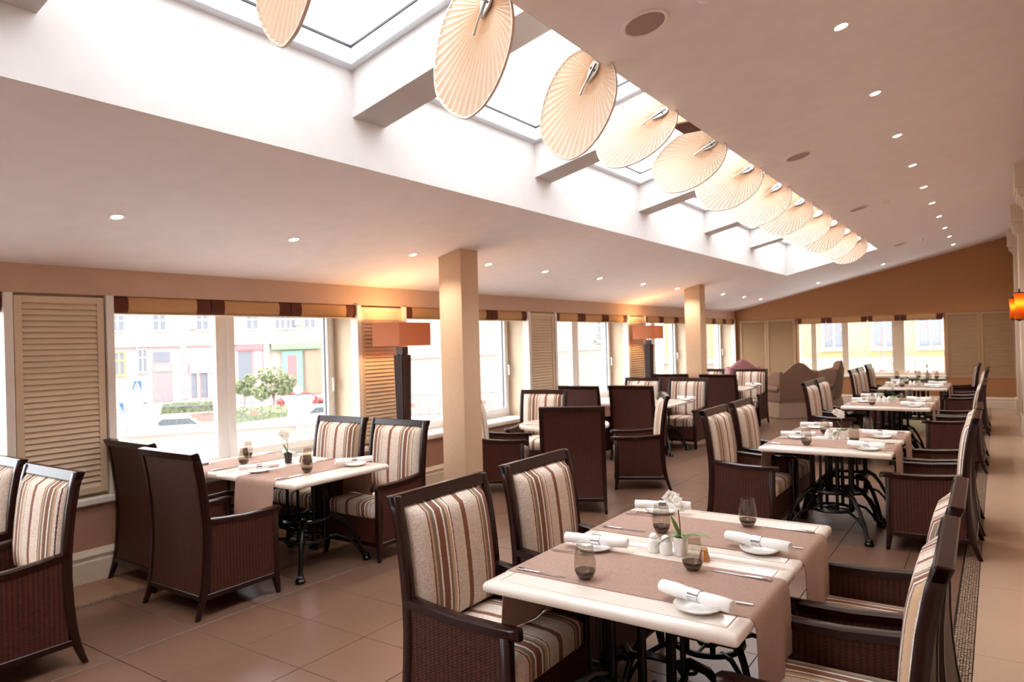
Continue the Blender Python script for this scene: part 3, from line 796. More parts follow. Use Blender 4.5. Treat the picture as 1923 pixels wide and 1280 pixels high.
chair(-4.85, 13.75, 0, -1, 'striped armchair facing us beyond the far column, left one')
chair(-1.9, 16.05, 1, 0, 'striped armchair farthest back on the left of the right row')
chair(-.60, 16.35, -1, 0, 'dark-framed armchair farthest back by the right-hand end shutters')

# ------------------------------------------------------------------ tables
def tabletop(b, x0, x1, y0, y1, r=.012):
    def L(d, z): return rrect(x0+d, x1-d, y0+d, y1-d, z, max(.003, r-d*.2), 3)
    return b.loft([L(.02, .708), L(.006, .711), L(0, .72), L(0, .735), L(.004, .744), L(.012, .75), L(.050, .75), L(.0508, .7455), L(.0555, .7455), L(.0563, .75), L(.1, .75)])
def iron_base(root, rf=.46):
    """cast iron pedestal: top cross, rods, scrolled collar, spoked ring and four arched feet"""
    part('top_cross', B().box(-.30, .30, -.02, .02, .688, .708).box(-.02, .02, -.26, .26, .688, .708), 'iron', root, smooth=0, bevel=.003, seg=1)
    me = mesh('rod', B().tube([(0, 0, .2), (0, 0, .36), (0, 0, .69)], [.014, .013, .011], 8), 'iron')
    for k in range(8):
        a = 2*PI*(k+.5)/8; part('rod', me, None, root, (.165*math.cos(a), .165*math.sin(a)*.8, 0))
    b = B().torus(.165, .016, (0, 0, .36), 28, 6)
    for k in range(4):
        a = PI/4+PI/2*k; c, s = math.cos(a), math.sin(a)
        b.sphere(.026, (.18*c, .18*s*.9, .36), 8, 6); b.torus(.025, .008, (.205*c, .205*s, .345), 10, 5)
    part('collar', b, 'iron', root)
    b = B().torus(.165, .014, (0, 0, .205), 28, 6).torus(.045, .012, (0, 0, .205), 16, 6)
    for k in range(4):
        a = PI/2*k; b.tube([(.05*math.cos(a), .05*math.sin(a), .205), (.16*math.cos(a), .16*math.sin(a), .205)], .009, 6)
    part('spoked_ring', b, 'iron', root)
    b = B()
    b.tube([(.13, 0, .375), (.2, 0, .38), (.28, 0, .335), (.35, 0, .25), (.405, 0, .15), (rf-.03, 0, .07), (rf-.01, 0, .03)], [.018, .02, .019, .017, .016, .017, .022], 8)
    b.tube([(.14, 0, .205), (.23, 0, .215), (.32, 0, .18), (.385, 0, .115), (.42, 0, .06)], [.013, .013, .012, .011, .012], 7)
    b.lathe([(.02, 0), (.034, .004), (.036, .022), (.026, .034), (.03, .046), (.02, .055)], 12, (rf, 0, 0))
    me = mesh('leg', b, 'iron')
    for k in range(4):
        a = PI/4+PI/2*k; part('leg', me, None, root, (0, 0, 0), a)
def bistro(x0, x1, y0, y1, label, rf=.46):
    cx, cy = (x0+x1)/2, (y0+y1)/2
    root = thing('bistro_table', label, 'table', (cx, cy, .0006), 0, 'cream marble tables on iron bases')
    part('tabletop', tabletop(B(), x0-cx, x1-cx, y0-cy, y1-cy), 'marble', root, smooth=35)
    iron_base(root, rf)
    return root
def runner(cx, cy, half, label, rz=0, w=.45, drop0=.28, drop1=.28):
    """cloth laid along local x; hangs over both ends of a top whose half length is given"""
    root = thing('table_runner', label, 'table runner', (cx, cy, .75), rz, 'taupe table runners')
    pts = []; t = .0035; e = half+.006
    def seg(a, d):
        out = [(e+.006, -d), (e+.008, -d*.6), (e+.006, -.05), (e+.002, -.022), (e-.010, -.004), (e-.03, .0005)]
        return [(a*x, z) for x, z in out]
    path = seg(-1, drop0)+[(-half*.5, .0008), (0, .0008), (half*.5, .0008)]+seg(1, drop1)[::-1]
    b = B(); ny = 7; top = []; n = len(path)
    for i, (x, z) in enumerate(path):
        for j in range(ny):
            v = -1+2*j/(ny-1)
            dn = max(0, -z-.05)
            wob = .018*math.sin(v*4.2+x*3)*min(1, dn*4)
            top.append((x+(wob if x > 0 else -wob)+(.012*dn*4 if x > 0 else -.012*dn*4), w/2*v*(1+.0*dn), z+t))
    lo = []
    for i in range(n):
        for j in range(ny):
            x, y, z = top[i*ny+j]
            lo.append((x+(-t if i > n-6 else (t if i < 5 else 0)), y, z-t if 4 < i < n-5 else z-(0 if (i < 4 or i > n-5) else t)))
    fs = []
    o = len(top)
    for i in range(n-1):
        for j in range(ny-1):
            a = i*ny+j; fs.append((a, a+ny, a+ny+1, a+1)); fs.append((o+a, o+a+1, o+a+ny+1, o+a+ny))
    ed = [j for j in range(ny)]+[i*ny+ny-1 for i in range(1, n)]+[(n-1)*ny+j for j in range(ny-2, -1, -1)]+[i*ny for i in range(n-2, 0, -1)]
    for a, c in zip(ed, ed[1:]+ed[:1]): fs.append((a, c, o+c, o+a))
    part('cloth', b.add(top+lo, fs), 'runner', root, smooth=60)
    return root

# ------------------------------------------------------------------ tableware prototypes
PROTO = {}
def make_plate():
    r = thing('bread_plate', 'x', 'plate', (0, 0, 0), 0, 'white bread plates')
    prof = [(.001, .003), (.045, .003), (.048, .0), (.056, .001), (.078, .010), (.085, .0165), (.0855, .0185), (.078, .0155), (.054, .006), (.03, .005), (.001, .005)]
    part('dish', B().lathe(prof, 32, cap0=False, cap1=False), 'china', r, smooth=50); return r
def make_napkin():
    r = thing('rolled_napkin', 'x', 'napkin', (0, 0, 0), 0, 'rolled white napkins')
    b = B(); n = 16
    st = [(-.148, .021), (-.146, .0235), (-.09, .0245), (-.03, .0215), (0, .020), (.03, .022), (.08, .0265), (.12, .025), (.146, .0235), (.148, .021)]
    b.loft([[(rr*math.cos(2*PI*k/n)*1.05, y, .024+rr*math.sin(2*PI*k/n)*.92) for k in range(n)] for y, rr in st], False, False)
    for y in (-.148, .148):     # spiral end of the roll
        o = [(.021*math.cos(2*PI*k/n)*1.05, y, .024+.021*math.sin(2*PI*k/n)*.92) for k in range(n)]
        i = [(.012*math.cos(2*PI*k/n), y*.95, .024+.012*math.sin(2*PI*k/n)) for k in range(n)]
        b.loft([o, i, [(.004*math.cos(2*PI*k/n), y*.99, .024+.004*math.sin(2*PI*k/n)) for k in range(n)]], False, True)
    part('linen_roll', b, 'linen', r, smooth=60)
    c = B(); n = 20
    c.loft([[(rr*math.cos(2*PI*k/n)*1.05, y, .024+rr*math.sin(2*PI*k/n)*.94) for k in range(n)] for y, rr in ((-.02, .0225), (-.02, .0245), (.02, .0252), (.02, .023))], False, False)
    part('napkin_ring', c, 'chrome', r, smooth=50); return r
def make_glass():
    r = thing('smoked_tumbler', 'x', 'glass', (0, 0, 0), 0, 'smoked stemless tumblers')
    out = [(.020, .0), (.030, .010), (.0385, .026), (.0435, .048), (.0445, .066), (.042, .09), (.037, .115), (.0335, .136), (.033, .1395)]
    inn = [(.0322, .1395), (.0358, .115), (.0408, .09), (.0433, .066), (.0423, .048), (.037, .028)]
    part('bowl', B().lathe([(.0418, .038)]+out[3:]+inn[:-1]+[(.0396, .038)], 36, cap0=False, cap1=False), 'smoke', r, smooth=60)
    part('foot', B().lathe([(.001, .0)]+out[:3]+[(.0418, .038)]+[(.0395, .036), (.034, .026), (.015, .0175), (.001, .0165)], 36, cap0=False, cap1=False), 'smoke_base', r, smooth=60)
    tag(r.children[1], 'darker thick glass base'); return r
def make_knife():
    r = thing('table_knife', 'x', 'knife', (0, 0, 0), 0, 'steel table knives')
    b = B(); lp = []
    for y, w, h in ((-.115, .006, .004), (-.11, .009, .008), (-.07, .0085, .009), (-.02, .006, .007), (-.005, .007, .005)):
        lp.append([(-w/1, y, .001), (w/1, y, .001), (w, y, h), (-w, y, h)])
    part('handle', b.loft(lp), 'chrome', r, smooth=50, bevel=.0015, seg=1)
    bl = [(-.008, -.006), (.007, -.006), (.0095, .03), (.0095, .085), (.004, .113), (-.002, .118), (-.007, .1), (-.007, .02)]
    part('blade', B().prism(bl, .001, .003, 'xy'), 'chrome', r, smooth=0); return r
def make_fork():
    r = thing('table_fork', 'x', 'fork', (0, 0, 0), 0, 'steel table forks')
    pts = [(-.09, .005, .004), (-.05, .005, .005), (.0, .003, .006), (.035, .003, .010), (.05, .0035, .008)]
    part('handle', B().loft([[(-w, y, z-.001), (w, y, z-.001), (w, y, z+.0015), (-w, y, z+.0015)] for y, w, z in pts]), 'chrome', r, smooth=50)
    b = B()
    b.loft([[(-w, y, z), (w, y, z), (w, y, z+.002), (-w, y, z+.002)] for y, w, z in ((.048, .004, .007), (.056, .010, .005), (.066, .011, .004))])
    for x in (-.0085, -.0028, .0028, .0085): b.loft([[(x-.0014, y, z), (x+.0014, y, z), (x+.0014, y, z+.0018), (x-.0014, y, z+.0018)] for y, z in ((.064, .004), (.085, .004), (.104, .008))])
    part('tines', b, 'chrome', r, smooth=0); return r
def make_shaker():
    r = thing('china_shaker', 'x', 'shaker', (0, 0, 0), 0, 'white china salt and pepper shakers')
    part('body', B().lathe([(.025, 0), (.028, .004), (.0295, .03), (.028, .05), (.022, .058), (.018, .0605)], 24), 'china', r, smooth=50)
    part('cap', B().lathe([(.017, .0605), (.0195, .063), (.0195, .068), (.015, .078), (.007, .083), (.001, .084)], 24), 'china', r, smooth=50)
    return r
def leaf(b, base, ang, length, rise, width, droop):
    n = 7; rows = []
    for i in range(n+1):
        t = i/n; w = width*math.sin(PI*min(1, t*.93+.07))**.8; rr = length*t
        z = base[2]+rise*t-droop*t*t
        c = Vector((base[0]+rr*math.cos(ang), base[1]+rr*math.sin(ang), z)); s = Vector((-math.sin(ang), math.cos(ang), 0))*w
        rows.append([c-s+Vector((0, 0, w*.3)), c-Vector((0, 0, .0)), c+s+Vector((0, 0, w*.3)), c-Vector((0, 0, .0016))])
    b.loft(rows, True, True)
def make_orchid(pot='china', flowers=7, label='x'):
    r = thing('potted_orchid', label, 'plant', (0, 0, 0), 0, 'small potted orchids')
    part('pot', B().lathe([(.024, 0), (.026, .002), (.035, .078), (.036, .082), (.033, .082), (.032, .07), (.001, .07)], 28), pot, r, smooth=50)
    part('soil', B().lathe([(.0315, .0705), (.02, .075), (.001, .077)], 16), 'soil', r)
    for a, L, rs, dr in ((.2, .13, .06, .05), (3.5, .11, .05, .095), (2.1, .09, .06, .07), (5.3, .11, .07, .05)):
        b = B(); leaf(b, (0, 0, .074), a, L, rs, .021, dr); part('leaf', b, 'leaf', r, smooth=60)
    b = B(); leaf(b, (.0, 0, .074), 2.9, .05, .10, .014, .01); part('leaf', b, 'leaf', r, smooth=60)
    st = [(0, 0, .074), (-.004, .006, .13), (-.012, .012, .19), (-.022, .016, .235), (-.045, .02, .255), (-.07, .024, .25)]
    part('stem', B().tube(st, [.003, .0028, .0025, .002, .0018, .0012], 6), 'stem', r)
    rng = random.Random(3)
    pos = [(-.018, .012, .215), (-.03, .02, .245), (-.01, .0, .235), (-.048, .016, .25), (-.035, .03, .22), (-.062, .026, .24), (-.005, .022, .205)]
    for p in pos[:flowers]:
        b = B(); n = Vector((rng.uniform(-.6, .8), -1, rng.uniform(-.1, .5))).normalized()
        t1 = n.cross(Vector((0, 0, 1))).normalized(); t2 = n.cross(t1)
        for k in range(5):
            a = 2*PI*k/5+rng.uniform(-.1, .1); d = t1*math.cos(a)+t2*math.sin(a); s = n.cross(d); c = Vector(p); L = rng.uniform(.027, .034); w = .015
            b.add([c+n*.002, c+d*L*.45+s*w+n*.004, c+d*L+n*.001, c+d*L*.45-s*w+n*.004, c+d*L*.5+n*.007, c+d*L*.5-n*.001],
                  [(0, 1, 4), (1, 2, 4), (2, 3, 4), (3, 0, 4), (0, 5, 1), (1, 5, 2), (2, 5, 3), (3, 5, 0)])
        b.sphere(.004, Vector(p)+n*.006, 6, 4)
        part('flower', b, 'petal', r, smooth=30)
    return r
def make_block():
    r = thing('wooden_wedge', 'x', 'table sign', (0, 0, 0), 0, 'small wooden wedges')
    part('block', B().prism([(-.024, 0), (.024, 0), (.011, .050), (-.011, .050)], -.027, .027, 'xz'), 'amber', r, smooth=0, bevel=.002)
    return r
MK = dict(plate=make_plate, napkin=make_napkin, glass=make_glass, knife=make_knife, fork=make_fork, shaker=make_shaker, orchid=make_orchid, block=make_block)
def put(kind, x, y, z, rz, label, tiltx=0):
    if kind not in PROTO: PROTO[kind] = o = MK[kind]()
    else: o = dup(PROTO[kind])
    o.location = (x, y, z); o.rotation_euler = (tiltx, 0, rz); o['label'] = label
    return o
ZT = .7506; ZR = .7545
def setting(ex, ey, dx, dy, where, rot=.12, bits='pnkgf', seat=0):
    """place setting; (ex,ey) is the middle of the diner's table edge, (dx,dy) the way the diner looks"""
    rx, ry = dy, -dx
    ang = math.atan2(-dx, dy)
    def P(a, b): return ex+rx*a+dx*b, ey+ry*a+dy*b
    if 'p' in bits:
        x, y = P(-.225, .185); put('plate', x, y, ZT+.003, ang, 'white bread plate under the napkin, %s' % where)
    if 'n' in bits:
        x, y = P(-.222, .195); put('napkin', x, y, ZT+.0225, ang+rot, 'rolled white napkin with steel ring, %s' % where)
    if 'k' in bits:
        x, y = P(.185, .155); put('knife', x, y, ZR, ang+random.uniform(-.04, .04), 'steel table knife on the runner, %s' % where)
    if 'g' in bits:
        x, y = P(.155, .345); put('glass', x, y, ZR, ang, 'smoked stemless tumbler, %s' % where)
    if 'f' in bits:
        x, y = P(-.115, .12); put('fork', x, y, ZR, ang+.1, 'steel table fork beside the plate, %s' % where)
TX0, TX1 = -1.71, -.695
for k in range(4):
    for i in range(2):
        y0, y1 = T_Y[k][i]+.002, T_Y[k][i+1]-.002
        w = ('near', 'far')[i]; cy = (y0+y1)/2
        bistro(TX0, TX1, y0, y1, 'cream marble iron-legged table, %s half of the %s' % (w, ROW[k].replace('table', 'pair')))
        ry = cy+(.01 if i == 0 else -.03)
        runner((TX0+TX1)/2, ry, (TX1-TX0)/2, 'taupe runner across the %s half of the %s' % (w, ROW[k]))
        setting(TX0, cy, 1, 0, 'left %s place of the %s' % (w, ROW[k]), rot=.15 if i == 0 else .32)
        setting(TX1, cy, -1, 0, 'right %s place of the %s' % (w, ROW[k]), rot=-.27 if i == 0 else -.18)
    ym = T_Y[k][1]-.055
    put('shaker', -1.283, ym, ZT, 0, 'left white china shaker in the middle of the %s' % ROW[k])
    put('shaker', -1.222, ym-.008, ZT, 0, 'right white china shaker in the middle of the %s' % ROW[k])
    if k == 2: put('shaker', -1.345, ym+.01, ZT, 0, 'third white china shaker at far left on the %s' % ROW[k])
    put('orchid', -1.16, ym+.01, ZT, .3*k, 'white orchid in a small white pot on the %s' % ROW[k])
    if k == 0: put('block', -1.05, ym-.01, ZT, .3, 'small amber wooden wedge beside the orchid on nearest right-row table')
# left table group under the big window
LT = 'left window table'
bistro(-4.968, -4.04, 3.15, 4.08, 'cream marble iron-legged table by the big window, aisle half')
bistro(-5.585, -4.972, 3.15, 4.08, 'cream marble iron-legged table by the big window, sill half', .36)
runner(-4.48, 3.615, .465, 'taupe runner hanging over the aisle half of the left window table', PI/2)
runner(-5.29, 3.615, .465, 'taupe runner hanging over the sill half of the left window table', PI/2, w=.40)
setting(-4.48, 3.15, 0, 1, 'aisle near place of the left window table', rot=-.5)
setting(-4.46, 4.08, 0, -1, 'aisle far place of the left window table', rot=-.5)
setting(-5.27, 3.15, 0, 1, 'sill near place of the left window table', bits='pkgf')
setting(-5.25, 4.08, 0, -1, 'sill far place of the left window table', bits='kgn', rot=1.2)
def orchid_dark():
    o = make_orchid('darkpot', 6, 'white orchid in a dark pot on the left window table')
    o.location = (-4.85, 3.73, ZT); o.rotation_euler = (0, 0, .6); return o
orchid_dark()
put('block', -4.80, 3.84, ZT, .4, 'amber block behind the dark orchid pot on the left window table')

# round table
def round_table():
    r = thing('round_table', 'round cream marble table beside the near column', 'table', (-4.13, 7.0, .0006), 0, 'cream marble tables on iron bases')
    R = .52
    part('tabletop', B().lathe([(R-.02, .708), (R-.004, .712), (R, .725), (R-.003, .742), (R-.012, .75), (R-.05, .75), (R-.053, .747), (R-.057, .747), (R-.06, .75), (.001, .75)], 48), 'marble', r, smooth=35)
    iron_base(r, .40)
round_table()
put('shaker', -3.98, 7.12, ZT, 0, 'left white shaker on the round table'); put('shaker', -3.90, 7.13, ZT, 0, 'right white shaker on the round table')
setting(-4.55, 6.78, .88, .47, 'left place of the round table', bits='kf')
# middle window table
bistro(-4.60, -3.83, 9.42, 10.40, 'cream marble table in the middle window bay, aisle half')
bistro(-5.38, -4.61, 9.42, 10.40, 'cream marble table in the middle window bay, sill half')
setting(-4.1, 10.40, 0, -1, 'aisle far place of the middle window table', bits='png', rot=1.3)
setting(-4.9, 10.40, 0, -1, 'sill far place of the middle window table', bits='g')
put('orchid', -4.52, 9.95, ZT, 1.0, 'white orchid on the middle window table'); put('shaker', -4.40, 9.92, ZT, 0, 'single white shaker on the middle window table')
# far window table
bistro(-4.50, -3.74, 12.72, 13.58, 'cream marble table beyond the far column, aisle half')
bistro(-5.28, -4.52, 12.72, 13.58, 'cream marble table beyond the far column, sill half')
setting(-4.0, 13.58, 0, -1, 'aisle far place of the table beyond the far column', bits='png', rot=1.3)
setting(-4.15, 12.72, 0, 1, 'aisle near place of the table beyond the far column', bits='kg')
# small table beside the wing chair, dark table at the end
bistro(-4.95, -4.25, 15.35, 16.05, 'cream marble table in front of the taupe wing chair')
setting(-4.5, 15.35, 0, 1, 'near place of the table by the wing chair', bits='pn', rot=1.5)
dt = thing('dark_table', 'dark wooden table below the end-wall windows', 'table', (-1.35, 16.55, .0006))
part('tabletop', B().box(-.5, .5, -.4, .4, .72, .75), 'darktop', dt, smooth=0, bevel=.006)
part('apron', B().box(-.44, .44, -.34, .34, .64, .72), 'darktop', dt, smooth=0)
me = mesh('leg', B().loft([rrect(-.03, .03, -.03, .03, .64, .006, 2), rrect(-.02, .02, -.02, .02, 0, .004, 2)]), 'darktop')
for x in (-.41, .41):
    for y in (-.31, .31): part('leg', me, None, dt, (x, y, 0))
for x, y, w in ((-1.72, 16.4, 'left'), (-1.35, 16.62, 'middle'), (-1.02, 16.4, 'right')): put('glass', x, y, ZT, 0, '%s smoked tumbler on the dark end table' % w)
put('napkin', -1.5, 16.3, ZT, 1.4, 'rolled white napkin on the dark end table')
put('orchid', -1.2, 16.7, ZT, 2, 'leafy potted orchid on the dark end table')

# ------------------------------------------------------------------ wing armchairs
def wing_chair(x, y, rz, label, fab='brownfab', sk='brownskirt', s=1.0):
    r = thing('wing_armchair', label, 'armchair', (x, y, .0006), rz)
    # local: faces +y
    b = B().loft([rrect(-.44, .44, -.42, .40, .01, .06), rrect(-.415, .415, -.40, .38, .15, .06), rrect(-.40, .40, -.39, .37, .31, .06)])
    part('skirt', b, sk, r, smooth=50)
    p = B()
    for cx, cy in ((-.425, -.405), (.425, -.405), (-.425, .385), (.425, .385)): p.tube([(cx, cy, .012), (cx*.965, cy*.965, .31)], [.02, .008], 6)
    part('corner_pleat', p, sk, r)
    part('seat_frame', B().loft([rrect(-.40, .40, -.39, .36, .31, .05), rrect(-.40, .40, -.39, .36, .40, .05)]), fab, r, smooth=50)
    part('seat_cushion', B().loft([rrect(-.28, .28, -.26, .38, .40, .05), rrect(-.29, .29, -.27, .40, .43, .06), rrect(-.29, .29, -.27, .40, .50, .06), rrect(-.25, .25, -.23, .36, .525, .06)]), fab, r, smooth=60)
    # humped back
    out = [(-.40, .38)]
    N = 22
    for k in range(N+1):
        u = -1+2*k/N; out.append((.42*u, .90+.20*max(0, math.cos(u*PI*.58))**1.3+.03*(1-abs(u))))
    out += [(.40, .38)]
    lp = [[(x_, y_+(-.10*(z-.4)), z) for x_, z in out] for y_ in (-.40, -.385)]+[[(x_*.97, -.30-.10*(z-.4), .38+(z-.38)*.985) for x_, z in out], [(x_*.9, -.26-.10*(z-.4), .38+(z-.38)*.95) for x_, z in out]]
    part('back', B().loft(lp), fab, r, smooth=60)
    for sg in (-1, 1):
        w = [(-.40, .58), (-.10, .60), (.02, .66), (.06, .74), (.02, .86), (-.10, .93), (-.25, .97), (-.46, .96)]
        part('wing', B().prism(w, sg*.425, sg*.345, 'yz'), fab, r, smooth=60, bevel=.03, seg=3)
        part('arm_panel', B().prism([(-.39, .33), (.34, .33), (.36, .56), (-.39, .58)], sg*.41, sg*.31, 'yz'), fab, r, smooth=60, bevel=.02, seg=2)
        b = B().tube([(sg*.375, -.36, .59), (sg*.375, 0, .59), (sg*.38, .30, .585), (sg*.38, .37, .58)], [.075, .078, .08, .07], 14)
        part('rolled_arm', b, fab, r, smooth=60)
        part('leg', B().lathe([(.018, 0), (.024, .06)], 8, (sg*.36, .32, 0)), 'dkwood', r)
    return r
wing_chair(-3.62, 15.35, math.radians(42), 'taupe wing armchair with skirt seen from behind, humped back')
wing_chair(-3.22, 16.35, math.radians(90), 'second taupe wing armchair, tall ear showing behind the skirted one')
wing_chair(-4.9, 16.9, math.radians(-150), 'mauve wing armchair mostly hidden in the far left corner', 'mauve', 'mauve')

# ------------------------------------------------------------------ floor lamps and sconces
def floor_lamp(x, y, label):
    r = thing('floor_lamp', label, 'lamp', (x, y, .0006), 0, 'tall bamboo floor lamps')
    part('foot', B().loft([rrect(-.15, .15, -.15, .15, 0, .01), rrect(-.15, .15, -.15, .15, .03, .01), rrect(-.06, .06, -.06, .06, .05, .008)]), 'dkwood', r, smooth=30)
    part('post_core', B().loft([rrect(-.035, .035, -.035, .035, .05, .004), rrect(-.058, .058, -.058, .058, 1.595, .004)]), 'black', r, smooth=30)
    for f in range(4):
        rot = f*PI/2
        for k in range(5):
            b = B(); u = (k-2)/2.5
            x0, x1 = u*.036, u*.060
            b.tube([(x0, -.040, .06), ((x0+x1)/2, -.053, .8), (x1, -.064, 1.585+.008*((k*7) % 3))], [.0085, .011, .0135], 6)
            part('bamboo_strip', b, 'strip', r, rz=rot, smooth=60)
    part('neck', B().box(-.045, .045, -.045, .045, 1.595, 1.68), 'black', r, smooth=0, bevel=.004)
    sx, sy, z0, z1, t = .20, .245, 1.69, 1.935, .004
    b = B()
    b.loft([rrect(-sx, sx, -sy, sy, z0, .012), rrect(-sx, sx, -sy, sy, z1, .012), rrect(-sx+t, sx-t, -sy+t, sy-t, z1, .010), rrect(-sx+t, sx-t, -sy+t, sy-t, z0, .010), rrect(-sx, sx, -sy, sy, z0, .012)], False, False)
    part('shade', b, 'shade', r, smooth=30)
    part('shade_bracket', B().tube([(0, 0, 1.68), (0, 0, 1.72)], .012).box(-sx+t, sx-t, -.004, .004, 1.71, 1.716).box(-.004, .004, -sy+t, sy-t, 1.71, 1.716), 'steel_dull', r)
    part('bulb', B().sphere(.03, (0, 0, 1.80), 12, 8), 'lampbulb', r)
    l = bpy.data.lights.new('lamp_light', 'POINT'); l.energy = LAMP_W; l.color = (1, .62, .28); l.shadow_soft_size = .05
    o = bpy.data.objects.new('lamp_light', l); COL.objects.link(o); o.parent = r; o.location = (0, 0, 1.86)
M['strip'] = plain('dark_bamboo', (58, 40, 38), .35, var=.5, scale=25)
M['lampbulb'] = glow('warm_bulb', (255, 190, 110), 6)
floor_lamp(-5.27, 5.56, 'tall dark bamboo floor lamp with terracotta shade left of near column')
floor_lamp(-5.27, 12.05, 'tall dark bamboo floor lamp with terracotta shade by the far column')
def sconce(x, y, z, label):
    r = thing('wall_sconce', label, 'sconce', (x, y, z), 0, 'amber wall sconces')
    prof = [(.062, 0), (.056, .04), (.046, .12), (.044, .17), (.05, .24), (.062, .32)]
    part('shade', B().lathe(prof, 20, cap0=False, cap1=False), 'sconce', r, smooth=60)
    part('cap', B().lathe([(.063, .318), (.055, .332), (.01, .336), (.008, .36), (.013, .368), (.001, .378)], 16), 'dkwood', r)
    part('base', B().lathe([(.001, -.03), (.03, -.018), (.062, 0), (.055, .004)], 16), 'dkwood', r)
    part('bulb', B().sphere(.022, (0, 0, .16), 10, 8), 'lampbulb', r)
    part('wall_bracket', B().box(.03, .13, -.012, .012, -.02, .0), 'dkwood', r, smooth=0)
    l = bpy.data.lights.new('sconce_light', 'POINT'); l.energy = .7; l.color = (1, .55, .2); l.shadow_soft_size = .03
    o = bpy.data.objects.new('sconce_light', l); COL.objects.link(o); o.parent = r; o.location = (0, 0, .20)
sconce(.225, 14.1, 1.87, 'amber wall sconce on the pilaster at the right edge, farther one')
sconce(.235, 10.8, 1.82, 'amber wall sconce on the pilaster cut by the right edge')

# ------------------------------------------------------------------ outside
TH = math.radians(58); EYE = 1.7
def ext(name, label, cat, D, u=0, z=0, group=None, sc=1.0):
    d = D; x = -math.sin(TH)*d+math.cos(TH)*u; y = math.cos(TH)*d+math.sin(TH)*u
    return thing(name, label, cat, (x, y, z), TH, group)
SC = 1.5
def U(v): return v*SC
def Z(v): return EYE+(v-EYE)*SC
GZ = Z(-1.65)
tag(part('street', B().box(-110, -9, -40, 120, GZ-.4, GZ), 'asphalt', smooth=0), 'pale grey street beyond the terrace', 'street', kind='structure')
TZ = -1.12
tr = struct('trim_8', B().box(-24, -6.2, -6, 40, TZ-.5, TZ), 'terrace', smooth=0)
# far building
fb = ext('street_building', 'pink and cream old building across the street with shop signs', 'building', 78)
def fp(name, b, mat, parent=fb, **kw): return part(name, b, mat, parent, **kw)
H = 12
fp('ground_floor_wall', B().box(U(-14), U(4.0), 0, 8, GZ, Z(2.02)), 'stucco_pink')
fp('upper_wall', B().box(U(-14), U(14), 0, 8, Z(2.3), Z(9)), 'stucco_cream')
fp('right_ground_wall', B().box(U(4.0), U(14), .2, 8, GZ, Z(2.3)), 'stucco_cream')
fp('cornice', B().box(U(-14), U(14), -.35, .3, Z(2.02), Z(2.32)), 'stone_white', bevel=.05, seg=1)
def fwin(u0, u1, z0, z1, fr='stone_white', gl='winglass'):
    b = B(); a, c, e, f = U(u0), U(u1), Z(z0), Z(z1); w = .09
    b.box(a-w, a, -.14, .0, e-w, f+w).box(c, c+w, -.14, .0, e-w, f+w).box(a, c, -.14, 0, f, f+w).box(a-w, c+w, -.22, 0, e-w*1.6, e)
    m = (a+c)/2; b.box(m-.05, m+.05, -.1, 0, e, f).box(a, c, -.1, 0, e+(f-e)*.62, e+(f-e)*.62+.08)
    o = fp('window', b, fr, smooth=0); part('pane', B().box(a, c, -.05, -.01, e, f), gl, o, smooth=0)
for u in (-5.64, -3.22, -.62, 2.55, 4.4, 5.1, 6.4, -8.2, -10.5): fwin(u, u+.72, 3.1, 4.1)
for u in (-5.64, -3.22, -.62, 2.55, 4.4, 6.4): fwin(u, u+.72, 5.0, 6.0)
fwin(-5.55, -4.95, .25, 1.7, 'yellow'); fwin(-4.13, -3.66, .4, 1.86, 'stone_white')
def fbox(name, u0, u1, z0, z1, d, mat, bev=.02): return fp(name, B().box(U(u0), U(u1), -d, 0, Z(z0), Z(z1)), mat, smooth=0, bevel=bev, seg=1)
fbox('street_door', -3.32, -2.21, -1.62, .95, .08, 'door_grey'); fbox('transom', -3.28, -2.30, 1.02, 1.68, .1, 'winglass'); fbox('white_sign', -3.16, -2.28, .4, .73, .2, 'stone_white')
for k in range(6): fbox('quoin_block', -1.66, -1.24, -1.5+.6*k, -1.0+.6*k, .16, 'stone_white')
for k in range(6): fbox('quoin_block', 3.6, 4.0, -1.5+.6*k, -1.0+.6*k, .16, 'stone_white')
fbox('purple_awning', -1.05, .62, .36, 1.0, .5, 'purple'); fbox('shop_lintel', -1.05, .62, .18, .34, .3, 'stone_white')
for u0, u1, m in ((-1.02, -.72, 'winglass'), (-.42, -.05, 'winglass'), (.1, .55, 'purple')): fbox('shop_window', u0, u1, -1.45, .16, .08, m)
for u0 in (-.66, -.0): fbox('shop_door_frame', u0, u0+.1, -1.6, .16, .2, 'stone_white')
fbox('red_sign', 1.84, 3.57, 1.62, 2.0, .3, 'redsign'); fbox('shop_window', 1.95, 2.8, -.4, 1.5, .1, 'winglass'); fbox('shop_pilaster', 2.95, 3.5, -1.6, 1.6, .15, 'stucco_pink')
fbox('green_sign', 4.11, 7.5, 1.62, 2.09, .5, 'green'); fbox('teal_doorway', 4.81, 6.2, -1.6, 1.5, .1, 'teal'); fbox('door_opening', 5.2, 5.8, -1.6, 1.2, .16, 'redsign')
fbox('shop_front', 6.4, 7.5, -1.6, 1.5, .12, 'brownskirt')
b = B().tube([(U(-4.21), -.12, GZ), (U(-4.21), -.12, Z(6))], .07, 8); fp('drainpipe', b, 'stone_white')
for u, z in ((-1.1, 3.15), (5.75, 3.3)):
    o = fbox('air_conditioner', u, u+.36, z, z+.36, .5, 'stone_white'); part('fan_disc', B().lathe([(.17, 0), (.17, .03), (.05, .05)], 14), 'door_grey', o, (U(u+.18), -.5, Z(z+.18))).rotation_euler = (PI/2, 0, 0)
